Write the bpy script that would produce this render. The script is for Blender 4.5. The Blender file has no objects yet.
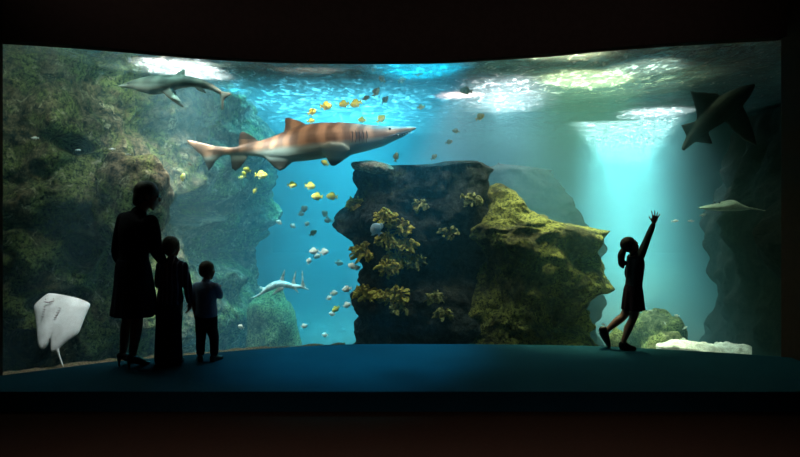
import bpy, bmesh, math, random
import numpy as np
from mathutils import Vector, Matrix, Euler
from mathutils.bvhtree import BVHTree

random.seed(7)
PI = math.pi
SC = bpy.context.scene
COL = SC.collection
F = 600.0          # focal length in pixels of the 800 px wide frame
CAMZ = 1.57        # eye height
HOR = 195.0        # row of the horizon


def at(px, py, d):
    """point seen at pixel px,py at distance d in front of the camera"""
    return Vector(((px - 400.0) / F * d, d, CAMZ + (HOR - py) / F * d))


# ---------------------------------------------------------------- noise
def _hash(i, j, k, seed):
    n = (i * 374761393 + j * 668265263 + k * 2147483647 + seed * 1274126177) & 0xFFFFFFFF
    n = ((n ^ (n >> 13)) * 1274126177) & 0xFFFFFFFF
    n = ((n ^ (n >> 16)) * 2246822519) & 0xFFFFFFFF
    return ((n ^ (n >> 15)) & 0xFFFFFF) / float(0xFFFFFF)


def vnoise(p, seed=0):
    p = np.asarray(p, dtype=np.float64)
    b = np.floor(p).astype(np.int64)
    f = p - b
    f = f * f * f * (f * (f * 6 - 15) + 10)
    out = np.zeros(len(p))
    for a in (0, 1):
        for c in (0, 1):
            for e in (0, 1):
                w = (f[:, 0] if a else 1 - f[:, 0]) * (f[:, 1] if c else 1 - f[:, 1]) * (f[:, 2] if e else 1 - f[:, 2])
                out += w * _hash(b[:, 0] + a, b[:, 1] + c, b[:, 2] + e, seed)
    return out * 2 - 1


def fbm(p, octv=5, seed=0, gain=0.5):
    p = np.asarray(p, dtype=np.float64)
    s = np.zeros(len(p)); a = 1.0
    for o in range(octv):
        s += a * vnoise(p * (2.03 ** o) + 17.3 * o, seed + o)
        a *= gain
    return s


def worley(p, seed=0):
    p = np.asarray(p, dtype=np.float64)
    b = np.floor(p).astype(np.int64)
    best = np.full(len(p), 9.0)
    for a in (-1, 0, 1):
        for c in (-1, 0, 1):
            for e in (-1, 0, 1):
                i, j, k = b[:, 0] + a, b[:, 1] + c, b[:, 2] + e
                q = np.stack([i + _hash(i, j, k, seed), j + _hash(i, j, k, seed + 5), k + _hash(i, j, k, seed + 9)], 1)
                best = np.minimum(best, ((p - q) ** 2).sum(1))
    return np.sqrt(best)


# ---------------------------------------------------------------- objects
def link(o, parent=None):
    COL.objects.link(o)
    if parent:
        o.parent = parent
    return o


def tag(o, label=None, cat=None, group=None, kind=None):
    if label: o['label'] = label
    if cat: o['category'] = cat
    if group: o['group'] = group
    if kind: o['kind'] = kind
    return o


def empty(name, loc, label, cat, group=None, rotz=0.0):
    o = bpy.data.objects.new(name, None)
    o.empty_display_size = 0.1
    link(o)
    o.location = loc
    o.rotation_euler = (0, 0, rotz)
    return tag(o, label, cat, group)


def from_bm(name, bm, m, parent=None, smooth=True):
    bmesh.ops.recalc_face_normals(bm, faces=bm.faces[:])
    me = bpy.data.meshes.new(name)
    bm.to_mesh(me); bm.free()
    if smooth:
        me.polygons.foreach_set('use_smooth', [True] * len(me.polygons))
    if m: me.materials.append(m)
    return link(bpy.data.objects.new(name, me), parent)


def from_np(name, V, faces, m, parent=None, smooth=True):
    me = bpy.data.meshes.new(name)
    me.from_pydata([tuple(v) for v in V], [], faces)
    me.update()
    if smooth:
        me.polygons.foreach_set('use_smooth', [True] * len(me.polygons))
    if m: me.materials.append(m)
    return link(bpy.data.objects.new(name, me), parent)


def fuse(name, bm, m, voxel, smooth_it=4, parent=None):
    """union everything in bm into ONE continuous skin"""
    bmesh.ops.recalc_face_normals(bm, faces=bm.faces[:])
    me = bpy.data.meshes.new(name + '_raw')
    bm.to_mesh(me); bm.free()
    t = bpy.data.objects.new(name + '_raw', me)
    COL.objects.link(t)
    r = t.modifiers.new('r', 'REMESH'); r.mode = 'VOXEL'; r.voxel_size = voxel
    if smooth_it:
        s = t.modifiers.new('s', 'SMOOTH'); s.factor = 0.5; s.iterations = smooth_it
    dg = bpy.context.evaluated_depsgraph_get()
    out = bpy.data.meshes.new_from_object(t.evaluated_get(dg))
    out.name = name
    bpy.data.objects.remove(t); bpy.data.meshes.remove(me)
    out.polygons.foreach_set('use_smooth', [True] * len(out.polygons))
    out.materials.clear()
    if m: out.materials.append(m)
    return link(bpy.data.objects.new(name, out), parent)


# ---------------------------------------------------------------- mesh pieces
def loft(bm, cs, rs, side=Vector((1, 0, 0)), seg=14, M=None, cap=True):
    """tube through centres cs with elliptical rings rs=(a along side, b across)"""
    cs = [Vector(c) for c in cs]
    rings = []
    n = len(cs)
    for i in range(n):
        t = (cs[min(i + 1, n - 1)] - cs[max(i - 1, 0)])
        t = t.normalized() if t.length > 1e-9 else Vector((0, 0, 1))
        u = side - t * side.dot(t)
        if u.length < 1e-4:
            u = Vector((0, 1, 0)) - t * t.y
        u.normalize()
        w = t.cross(u)
        r = rs[i]
        a, b = r if isinstance(r, (tuple, list)) else (r, r)
        ring = []
        for k in range(seg):
            q = 2 * PI * k / seg
            p = cs[i] + u * (a * math.cos(q)) + w * (b * math.sin(q))
            ring.append(bm.verts.new(M @ p if M else p))
        rings.append(ring)
    for i in range(n - 1):
        for k in range(seg):
            bm.faces.new((rings[i][k], rings[i][(k + 1) % seg], rings[i + 1][(k + 1) % seg], rings[i + 1][k]))
    if cap:
        bm.faces.new(list(reversed(rings[0])))
        bm.faces.new(rings[-1])
    return rings


def smooth_path(pts, vals, n):
    """Catmull-Rom resampling of points and radii"""
    P = [np.array(p, float) for p in pts]
    R = [np.array(v if isinstance(v, (tuple, list)) else (v, v), float) for v in vals]
    m = len(P)
    oc, orr = [], []
    for i in range(n):
        t = i / (n - 1) * (m - 1)
        k = min(int(t), m - 2); f = t - k
        def cr(A):
            a0, a1, a2, a3 = A[max(k - 1, 0)], A[k], A[k + 1], A[min(k + 2, m - 1)]
            return 0.5 * ((2 * a1) + (-a0 + a2) * f + (2 * a0 - 5 * a1 + 4 * a2 - a3) * f * f + (-a0 + 3 * a1 - 3 * a2 + a3) * f ** 3)
        oc.append(Vector(cr(P))); r = np.maximum(cr(R), 0.0015); orr.append((float(r[0]), float(r[1])))
    return oc, orr


def limb(bm, pts, radii, n=18, side=Vector((1, 0, 0)), seg=14, M=None, rounded=True):
    cs, rs = smooth_path(pts, radii, n)
    if rounded:   # rounded ends
        t0 = (cs[0] - cs[1]).normalized(); t1 = (cs[-1] - cs[-2]).normalized()
        r0, r1 = rs[0], rs[-1]
        m0, m1 = min(r0), min(r1)
        pre = [(cs[0] + t0 * m0 * s, (r0[0] * c, r0[1] * c)) for s, c in ((0.95, 0.3), (0.7, 0.7), (0.4, 0.92))]
        post = [(cs[-1] + t1 * m1 * s, (r1[0] * c, r1[1] * c)) for s, c in ((0.4, 0.92), (0.7, 0.7), (0.95, 0.3))]
        cs = [p[0] for p in pre] + cs + [p[0] for p in post]
        rs = [p[1] for p in pre] + rs + [p[1] for p in post]
    loft(bm, cs, rs, side, seg, M)


def ball(bm, c, r, M=None, rot=None, seg=18):
    r = r if isinstance(r, (tuple, list)) else (r, r, r)
    T = Matrix.Translation(Vector(c)) @ (rot.to_matrix().to_4x4() if rot else Matrix()) @ Matrix.Diagonal((r[0], r[1], r[2], 1))
    if M: T = M @ T
    bmesh.ops.create_uvsphere(bm, u_segments=seg, v_segments=seg // 2 + 2, radius=1, matrix=T)


def blade(bm, outline, thick, M=None, bow=None, rim=0.35, levels=None):
    """fin: closed outline in the local XZ plane, lens-thick in Y (thick at the middle, thin at the rim)"""
    pts = [Vector((x, 0, z)) for x, z in outline]
    n = len(pts)
    c = sum(pts, Vector()) / n
    levels = levels or [(1.0, rim), (0.8, 0.75), (0.45, 1.0)]
    def mk(p, y):
        q = Vector((p.x, y, p.z))
        if bow: q.y += bow(p.x, p.z)
        return bm.verts.new(M @ q if M else q)
    sides = []
    for sg in (1, -1):
        rings = []
        for f, th in levels:
            rings.append([mk(c + (p - c) * f, sg * th * thick * 0.5) for p in pts])
        cen = mk(c, sg * thick * 0.5)
        for a, b in zip(rings[:-1], rings[1:]):
            for k in range(n):
                bm.faces.new((a[k], a[(k + 1) % n], b[(k + 1) % n], b[k]))
        for k in range(n):
            bm.faces.new((rings[-1][k], rings[-1][(k + 1) % n], cen))
        sides.append(rings[0])
    for k in range(n):
        bm.faces.new((sides[0][k], sides[1][k], sides[1][(k + 1) % n], sides[0][(k + 1) % n]))


def prism(bm, poly, z0, z1):
    """vertical prism over a footprint polygon"""
    lo = [bm.verts.new((x, y, z0)) for x, y in poly]
    hi = [bm.verts.new((x, y, z1)) for x, y in poly]
    n = len(poly)
    for i in range(n):
        bm.faces.new((lo[i], lo[(i + 1) % n], hi[(i + 1) % n], hi[i]))
    bm.faces.new(lo[::-1]); bm.faces.new(hi)


def box(bm, c, s, M=None):
    T = Matrix.Translation(c) @ Matrix.Diagonal((s[0], s[1], s[2], 1))
    bmesh.ops.create_cube(bm, size=1, matrix=(M @ T) if M else T)


# ---------------------------------------------------------------- materials
class N:
    def __init__(s, name):
        s.m = bpy.data.materials.new(name); s.m.use_nodes = True
        s.t = s.m.node_tree; s.t.nodes.clear()
        s.out = s.t.nodes.new('ShaderNodeOutputMaterial')
    def n(s, typ, **kw):
        nd = s.t.nodes.new(typ)
        for k, v in kw.items():
            if k.startswith('i_'):
                key = k[2:]
                key = int(key) if key.isdigit() else key.replace('_', ' ')
                nd.inputs[key].default_value = v
            else:
                setattr(nd, k, v)
        return nd
    def l(s, a, b): s.t.links.new(a, b)
    def ramp(s, fac, stops, interp='LINEAR'):
        r = s.n('ShaderNodeValToRGB'); e = r.color_ramp; e.interpolation = interp
        while len(e.elements) < len(stops): e.elements.new(0.5)
        for el, (p, c) in zip(e.elements, stops):
            el.position = p; el.color = (*c, 1) if len(c) == 3 else c
        s.l(fac, r.inputs[0]); return r
    def coord(s, which='Object'):
        return s.n('ShaderNodeTexCoord').outputs[which]
    def noise(s, vec, scale, detail=4, rough=0.55, dist=0.0):
        q = s.n('ShaderNodeTexNoise'); q.inputs['Scale'].default_value = scale
        q.inputs['Detail'].default_value = detail; q.inputs['Roughness'].default_value = rough
        q.inputs['Distortion'].default_value = dist
        s.l(vec, q.inputs['Vector']); return q
    def mix(s, fac, a, b, blend='MIX'):
        q = s.n('ShaderNodeMix', data_type='RGBA', blend_type=blend)
        for sock, v in ((q.inputs[0], fac), (q.inputs[6], a), (q.inputs[7], b)):
            if hasattr(v, 'links'): s.l(v, sock)
            elif isinstance(v, (int, float)): sock.default_value = v
            else: sock.default_value = (*v, 1)
        return q.outputs[2]
    def math(s, op, a, b=None, clamp=False):
        q = s.n('ShaderNodeMath', operation=op); q.use_clamp = clamp
        for i, v in enumerate((a, b)):
            if v is None: continue
            if hasattr(v, 'links'): s.l(v, q.inputs[i])
            else: q.inputs[i].default_value = v
        return q.outputs[0]
    def bsdf(s, color, rough=0.6, bump=None, strength=0.4, dist=0.02, spec=0.3):
        b = s.n('ShaderNodeBsdfPrincipled')
        if hasattr(color, 'links'): s.l(color, b.inputs['Base Color'])
        else: b.inputs['Base Color'].default_value = (*color, 1)
        b.inputs['Roughness'].default_value = rough
        b.inputs['Specular IOR Level'].default_value = spec
        if bump is not None:
            u = s.n('ShaderNodeBump'); u.inputs['Strength'].default_value = strength; u.inputs['Distance'].default_value = dist
            s.l(bump, u.inputs['Height']); s.l(u.outputs[0], b.inputs['Normal'])
        s.l(b.outputs[0], s.out.inputs['Surface'])
        return b


def plain(name, c, rough=0.7, var=0.25, scale=18, spec=0.2, bump=0.15):
    k = N(name)
    nz = k.noise(k.coord(), scale, 4)
    lo = tuple(x * (1 - var) for x in c); hi = tuple(min(1, x * (1 + var)) for x in c)
    r = k.ramp(nz.outputs[0], [(0.3, lo), (0.7, hi)])
    k.bsdf(r.outputs[0], rough, nz.outputs[0], bump, 0.01, spec)
    return k.m


def rock_mat(name, dark, mid, moss, pale, mscale=1.6, moss_amt=0.5, pale_amt=0.66, bump=0.9):
    k = N(name); c = k.coord()
    big = k.noise(c, mscale, 6, 0.68, 0.4)
    fine = k.noise(c, mscale * 6, 8, 0.78)
    grit = k.noise(c, mscale * 17, 6, 0.8)
    base = k.ramp(fine.outputs[0], [(0.40, dark), (0.52, mid), (0.66, tuple(min(1, x * 2.2) for x in mid))])
    mfac = k.ramp(big.outputs[0], [(moss_amt - 0.04, (0, 0, 0)), (moss_amt + 0.06, (1, 1, 1))])
    mcol = k.ramp(grit.outputs[0], [(0.40, tuple(x * 0.12 for x in moss)), (0.52, moss), (0.66, tuple(min(1, x * 1.8) for x in moss))])
    col = k.mix(mfac.outputs[0], base.outputs[0], mcol.outputs[0])
    p = k.noise(c, mscale * 4.2, 8, 0.75, 0.6)
    pf = k.ramp(p.outputs[0], [(pale_amt - 0.03, (0, 0, 0)), (pale_amt + 0.03, (1, 1, 1))])
    col = k.mix(pf.outputs[0], col, pale)
    speck = k.ramp(grit.outputs[0], [(0.36, (0.25, 0.25, 0.25)), (0.5, (1, 1, 1))])
    col = k.mix(1.0, col, speck.outputs[0], 'MULTIPLY')
    h = k.math('ADD', fine.outputs[0], k.math('MULTIPLY', grit.outputs[0], 0.7))
    k.bsdf(col, 0.85, h, bump, 0.09, 0.15)
    return k.m


M_BLACK = plain('black_paint', (0.040, 0.026, 0.022), 0.9, 0.1, spec=0.0)
M_BLACKFLOOR = plain('black_floor', (0.016, 0.0085, 0.006), 0.95, 0.2, 60, spec=0.0)


def carpet_mat():
    k = N('blue_carpet'); c = k.coord()
    a = k.noise(c, 140, 3, 0.7); b = k.noise(c, 3, 4)
    r = k.ramp(a.outputs[0], [(0.3, (0.003, 0.026, 0.045)), (0.7, (0.007, 0.055, 0.085))])
    r2 = k.mix(k.ramp(b.outputs[0], [(0.35, (0, 0, 0)), (0.7, (1, 1, 1))]).outputs[0], r.outputs[0], (0.004, 0.036, 0.058))
    k.bsdf(r2, 0.95, a.outputs[0], 0.5, 0.01, 0.05)
    return k.m


M_CARPET = carpet_mat()
# ================================================================ SETTING
def interp(tab, x):
    if x <= tab[0][0]:
        i = 0
    elif x >= tab[-1][0]:
        i = len(tab) - 2
    else:
        i = max(k for k in range(len(tab) - 1) if tab[k][0] <= x)
    (x0, y0), (x1, y1) = tab[i], tab[i + 1]
    return y0 + (y1 - y0) * (x - x0) / (x1 - x0)


EDGE = [(3, 375.2), (70, 366.8), (105, 361.8), (180, 356.2), (225, 351.5), (260, 348.8), (300, 346.2), (340, 344.4),
        (380, 344), (440, 344), (500, 344.3), (560, 345.2), (610, 346.4), (660, 349), (700, 351.3), (740, 353.6), (790, 357.5)]
TOP = [(3, 40), (50, 43), (100, 47), (200, 56), (260, 59.7), (310, 61), (420, 61.5), (460, 60), (500, 57.2), (550, 54),
       (600, 48.5), (660, 44), (720, 40), (790, 36)]


def sm(tab, x, w=26):
    return sum(interp(tab, x + o) for o in (-w, -w / 2, 0, w / 2, w)) / 5


def edge_pt(px, off=0.0):
    d = CAMZ * F / (sm(EDGE, px) - HOR) + off
    return (px - 400) / F * d, d


PXS = [-2 + i * 6 for i in range(134)]           # along the window


def curve(off): return [edge_pt(p, off) for p in PXS]


def structure(o):
    o['kind'] = 'structure'; return o


bm = bmesh.new()      # carpeted step in front of the window
prism(bm, [(-6, 4.79)] + [(-6, curve(0)[0][1])] + curve(0) + [(6, curve(0)[-1][1]), (6, 4.79)], -0.16, 0.0)
structure(from_bm('floor', bm, M_CARPET, smooth=False))
bm = bmesh.new()      # lower floor of the viewing hall
box(bm, (0, 1.2, -0.21), (12, 8, 0.1))
structure(from_bm('floor', bm, M_BLACKFLOOR, smooth=False))
bm = bmesh.new()
box(bm, (0, 2.0, 3.75), (12, 10, 0.1))
structure(from_bm('ceiling', bm, M_BLACK, smooth=False))
bm = bmesh.new(); box(bm, (-3.645, 2.0, 1.77), (0.3, 6.56, 3.86)); structure(from_bm('wall_left', bm, M_BLACK, smooth=False))
bm = bmesh.new(); box(bm, (3.93, 2.3, 1.77), (0.3, 7.3, 3.86)); structure(from_bm('wall_right', bm, M_BLACK, smooth=False))
bm = bmesh.new(); box(bm, (0, -2.4, 1.77), (12, 0.2, 3.86)); structure(from_bm('wall_back', bm, M_BLACK, smooth=False))

# header wall above the window (curved like the pane)
bm = bmesh.new()
rows = []
for p in PXS:
    x0, d0 = edge_pt(p, 0.05); x1, d1 = edge_pt(p, 0.19)
    zt = CAMZ + (HOR - sm(TOP, p)) / F * d0
    rows.append([bm.verts.new(v) for v in ((x0, d0, zt), (x0, d0, 3.75), (x1, d1, 3.75), (x1, d1, zt))])
for a, b in zip(rows[:-1], rows[1:]):
    for k in range(4):
        bm.faces.new((a[k], a[(k + 1) % 4], b[(k + 1) % 4], b[k]))
bm.faces.new(rows[0]); bm.faces.new(rows[-1][::-1])
structure(from_bm('wall_front', bm, M_BLACK, smooth=False))

# sill strip that closes the slot between step and pane
bm = bmesh.new()
prism(bm, curve(0.0) + curve(0.2)[::-1], -0.26, -0.2)
structure(from_bm('trim_1', bm, M_BLACK, smooth=False))

# acrylic pane
k = N('acrylic')
tr = k.n('ShaderNodeBsdfTransparent'); tr.inputs[0].default_value = (0.97, 0.99, 0.99, 1)
gl = k.n('ShaderNodeBsdfGlossy'); gl.inputs['Roughness'].default_value = 0.02
mx = k.n('ShaderNodeMixShader'); mx.inputs[0].default_value = 0.025; k.l(tr.outputs[0], mx.inputs[1]); k.l(gl.outputs[0], mx.inputs[2])
k.l(mx.outputs[0], k.out.inputs['Surface'])
M_ACRYLIC = k.m
bm = bmesh.new()
prism(bm, curve(0.2) + curve(0.28)[::-1], -1.6, 3.6)
structure(from_bm('window_1', bm, M_ACRYLIC, smooth=False))

# tank shell
WZ = 3.15            # water level
TF = -1.5            # tank floor
M_TANK = plain('tank_lining', (0.03, 0.075, 0.08), 0.8, 0.35, 1.5)
M_TANKFLOOR = plain('tank_gravel', (0.05, 0.06, 0.05), 0.9, 0.4, 9)
XL, XR, YB = -6.8, 19.0, 32.0
fx, fd = edge_pt(PXS[0], 0.3); gx, gd = edge_pt(PXS[-1], 0.3)
bm = bmesh.new(); box(bm, ((XL + XR) / 2, 18.4, TF - 0.1), (XR - XL, 28, 0.2)); structure(from_bm('floor', bm, M_TANKFLOOR, smooth=False))
bm = bmesh.new(); box(bm, ((XL + XR) / 2, YB + 0.1, 2), (XR - XL, 0.2, 8)); structure(from_bm('wall_back', bm, M_TANK, smooth=False))
bm = bmesh.new(); box(bm, (XL - 0.1, 18.4, 2), (0.2, 28, 8)); structure(from_bm('wall_left', bm, M_TANK, smooth=False))
bm = bmesh.new(); box(bm, (XR + 0.1, 18.4, 2), (0.2, 28, 8)); structure(from_bm('wall_right', bm, M_TANK, smooth=False))
bm = bmesh.new(); box(bm, ((XL + XR) / 2, 18.4, 6.1), (XR - XL, 28, 0.2)); structure(from_bm('ceiling', bm, M_BLACK, smooth=False))

# water body (true participating medium)
W_SCAT = 0.078
W_ABS = 0.09
k = N('tank_water')
vs = k.n('ShaderNodeVolumeScatter'); vs.inputs['Color'].default_value = (0.29, 0.70, 0.83, 1); vs.inputs['Density'].default_value = W_SCAT
vs.inputs['Anisotropy'].default_value = 0.15
va = k.n('ShaderNodeVolumeAbsorption'); va.inputs['Color'].default_value = (0.05, 0.8, 0.85, 1); va.inputs['Density'].default_value = W_ABS
ad = k.n('ShaderNodeAddShader'); k.l(vs.outputs[0], ad.inputs[0]); k.l(va.outputs[0], ad.inputs[1]); k.l(ad.outputs[0], k.out.inputs['Volume'])
bm = bmesh.new()
prism(bm, [(XL, fd)] + curve(0.29) + [(XR, gd), (XR, YB), (XL, YB)], TF, WZ)
wb = structure(from_bm('tank_water', bm, k.m, smooth=False))

# rippled water surface
k = N('water_surface'); c = k.coord()
mp = k.n('ShaderNodeMapping'); mp.inputs['Scale'].default_value = (1.0, 0.55, 1.0); k.l(c, mp.inputs[0])
n1 = k.noise(mp.outputs[0], 6.5, 6, 0.65, 0.8)
n2 = k.noise(mp.outputs[0], 2.2, 3, 0.5, 0.5)
h = k.math('ADD', n1.outputs[0], n2.outputs[0])
bp = k.n('ShaderNodeBump'); bp.inputs['Strength'].default_value = 0.9; bp.inputs['Distance'].default_value = 0.25; k.l(h, bp.inputs['Height'])
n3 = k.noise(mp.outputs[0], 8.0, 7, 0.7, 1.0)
glint = k.ramp(n3.outputs[0], [(0.52, (0.09, 0.09, 0.09)), (0.66, (0.85, 0.85, 0.85))])     # noise flecks painted in as glints, not taken from the waves
cau = k.ramp(n1.outputs[0], [(0.38, (0.4, 0.4, 0.4)), (0.5, (1, 1, 1)), (0.62, (0.4, 0.4, 0.4))])   # caustic lines painted into the surface's transparency
tr = k.n('ShaderNodeBsdfTransparent'); k.l(cau.outputs[0], tr.inputs[0])
tl = k.n('ShaderNodeBsdfTranslucent'); tl.inputs[0].default_value = (0.85, 0.95, 1.0, 1); k.l(bp.outputs[0], tl.inputs['Normal'])
gl = k.n('ShaderNodeBsdfGlossy'); gl.inputs['Roughness'].default_value = 0.06; k.l(bp.outputs[0], gl.inputs['Normal'])
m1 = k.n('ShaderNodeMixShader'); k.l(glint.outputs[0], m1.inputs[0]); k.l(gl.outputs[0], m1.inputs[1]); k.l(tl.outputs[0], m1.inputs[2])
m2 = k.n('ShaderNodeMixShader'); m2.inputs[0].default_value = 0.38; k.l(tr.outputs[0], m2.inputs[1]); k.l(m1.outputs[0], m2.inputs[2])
k.l(m2.outputs[0], k.out.inputs['Surface'])
nx, ny = 380, 330
xs = np.linspace(XL + 0.02, XR - 0.02, nx); tt = np.linspace(0, 1, ny)
V = []
front = np.interp(xs, [p[0] for p in curve(0.3)], [p[1] for p in curve(0.3)])
for t in tt:
    yy = front + (YB - 0.02 - front) * (t ** 1.4)
    V.append(np.stack([xs, yy, np.full(nx, WZ)], 1))
V = np.concatenate(V)
V[:, 2] += 0.035 * fbm(V * [1.1, 0.8, 1], 4, 31)
faces = [(j * nx + i, j * nx + i + 1, (j + 1) * nx + i + 1, (j + 1) * nx + i) for j in range(ny - 1) for i in range(nx - 1)]
structure(from_np('water_surface', V, faces, k.m))

# ================================================================ ROCKS
ROCKS = []


def bvh(o):
    bpy.context.view_layer.update()
    me = o.data; mw = o.matrix_world
    return BVHTree.FromPolygons([mw @ v.co for v in me.vertices], [tuple(p.vertices) for p in me.polygons])


def hit(trees, px, py):
    """where the line of sight through a pixel meets the rock, and the rock's normal there"""
    o = Vector((0, 0, CAMZ)); d = (at(px, py, 1.0) - o).normalized()
    best = None
    for t in trees:
        loc, nr, _, dist = t.ray_cast(o, d)
        if loc and (best is None or dist < best[2]):
            best = (loc, nr if nr.dot(d) < 0 else -nr, dist)
    return best


M_LROCK = rock_mat('mossy_brown_rock', (0.003, 0.004, 0.004), (0.20, 0.15, 0.09), (0.23, 0.26, 0.085), (0.62, 0.55, 0.36), 1.5, 0.50, 0.60, 1.0)
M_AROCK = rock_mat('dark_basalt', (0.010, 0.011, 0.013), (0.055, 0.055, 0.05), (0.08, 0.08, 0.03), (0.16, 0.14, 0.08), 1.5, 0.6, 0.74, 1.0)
M_BROCK = rock_mat('yellow_moss_rock', (0.015, 0.015, 0.01), (0.12, 0.10, 0.045), (0.32, 0.30, 0.07), (0.42, 0.40, 0.16), 1.6, 0.46, 0.66, 1.0)
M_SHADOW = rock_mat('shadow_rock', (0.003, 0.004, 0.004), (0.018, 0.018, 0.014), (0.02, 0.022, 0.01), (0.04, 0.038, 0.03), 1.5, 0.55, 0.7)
M_PALE = rock_mat('pale_sandy_rock', (0.14, 0.14, 0.11), (0.42, 0.40, 0.31), (0.34, 0.34, 0.16), (0.7, 0.68, 0.58), 2.4, 0.60, 0.6, 0.7)
M_GREENROCK = rock_mat('green_algae_rock', (0.04, 0.05, 0.03), (0.16, 0.17, 0.10), (0.26, 0.30, 0.12), (0.45, 0.45, 0.28), 2.2, 0.45, 0.62, 0.8)

# ---- the rock wall on the left: runs along the tank's left side then turns back
path = [(-6.7, 6.6), (-5.4, 6.35), (-4.4, 6.75), (-3.7, 7.1), (-3.2, 7.7), (-2.95, 8.5), (-2.8, 9.5), (-2.75, 10.6), (-2.75, 11.4), (-3.4, 12.4), (-4.5, 13.2), (-6.7, 13.6)]
nu, nv = 520, 230
pc, _ = smooth_path([(x, y, 0) for x, y in path], [1] * len(path), nu)
base = np.array([[p.x, p.y] for p in pc])
tan = np.gradient(base, axis=0); tan /= np.linalg.norm(tan, axis=1)[:, None]
nor = np.stack([tan[:, 1], -tan[:, 0]], 1)           # towards the water
zz = np.linspace(TF - 0.05, 3.35, nv)
P0 = np.stack([np.repeat(base[:, 0], nv), np.repeat(base[:, 1], nv), np.tile(zz, nu)], 1)
NN = np.repeat(nor, nv, axis=0)
disp = 0.34 * fbm(P0 * 0.75, 3, 3) - 0.5 * (worley(P0 * [0.95, 0.95, 1.1] + 3.1, 11) - 0.5) - 0.26 * (worley(P0 * 2.3 + 0.7, 23) - 0.5) - 0.11 * (worley(P0 * 4.8 + 0.7, 29) - 0.5) + 0.05 * fbm(P0 * 5.5, 4, 41) - 0.045 * (worley(P0 * 11 + 0.3, 37) - 0.5)
CAVES = [(197, 205, 26, 17, 0.75), (222, 245, 30, 22, 0.5), (82, 248, 18, 14, 0.5), (30, 345, 22, 16, 0.6), (60, 300, 30, 12, 0.4), (75, 142, 22, 9, 0.45), (140, 258, 26, 40, 0.45)]
pxl = 400 + F * P0[:, 0] / P0[:, 1]; pyl = HOR - F * (P0[:, 2] - CAMZ) / P0[:, 1]
vis = (np.repeat(np.arange(nu), nv) < nu * 0.66)
for cx, cy, rx, ry, dp in CAVES:
    q = ((pxl - cx) / rx) ** 2 + ((pyl - cy) / ry) ** 2
    disp -= vis * dp * np.clip(1.25 - q, 0, 1) ** 0.7
P1 = P0.copy(); P1[:, 0] += NN[:, 0] * disp; P1[:, 1] += NN[:, 1] * disp
P1[:, 2] += 0.10 * fbm(P0 * 1.7 + 9, 3, 77)
P1[:, 2] = np.clip(P1[:, 2], TF, 3.45)
# keep it behind the pane
lim = np.interp(P1[:, 0], [p[0] for p in curve(0.36)], [p[1] for p in curve(0.36)]); P1[:, 1] = np.maximum(P1[:, 1], lim + 0.25)
faces = [(i * nv + j, (i + 1) * nv + j, (i + 1) * nv + j + 1, i * nv + j + 1) for i in range(nu - 1) for j in range(nv - 1)]
o = from_np('rock_wall', P1, faces, M_LROCK)
tag(o, 'tall craggy brown and green rock wall filling the left side of the tank', 'rock')
ROCKS.append(o); T_WALL = bvh(o)

# ---- dark rock mass closing the right end of the tank
path = [(9.5, 14.4), (8.0, 13.6), (6.7, 12.6), (6.0, 11.6), (5.6, 10.4), (5.35, 9.3), (5.1, 8.2), (4.8, 7.3), (4.6, 6.5), (4.9, 5.9)]
nu, nv = 150, 90
pc, _ = smooth_path([(x, y, 0) for x, y in path], [1] * len(path), nu)
base = np.array([[p.x, p.y] for p in pc]); tan = np.gradient(base, axis=0); tan /= np.linalg.norm(tan, axis=1)[:, None]
nor = np.stack([tan[:, 1], -tan[:, 0]], 1)
zz = np.linspace(TF - 0.05, 3.0, nv)
P0 = np.stack([np.repeat(base[:, 0], nv), np.repeat(base[:, 1], nv), np.tile(zz, nu)], 1); NN = np.repeat(nor, nv, axis=0)
disp = 0.3 * fbm(P0 * 0.8, 3, 53) - 0.4 * (worley(P0 * 0.9 + 1.3, 61) - 0.5) - 0.12 * (worley(P0 * 2.6, 63) - 0.5) + 0.05 * fbm(P0 * 5, 3, 67) - 0.35 * np.clip(P0[:, 2] - 1.2, 0, 2)
P1 = P0.copy(); P1[:, 0] += NN[:, 0] * disp; P1[:, 1] += NN[:, 1] * disp
faces = [(i * nv + j, (i + 1) * nv + j, (i + 1) * nv + j + 1, i * nv + j + 1) for i in range(nu - 1) for j in range(nv - 1)]
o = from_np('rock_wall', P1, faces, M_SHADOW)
tag(o, 'dark shadowy rock mass filling the far right end of the tank', 'rock'); ROCKS.append(o)


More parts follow.
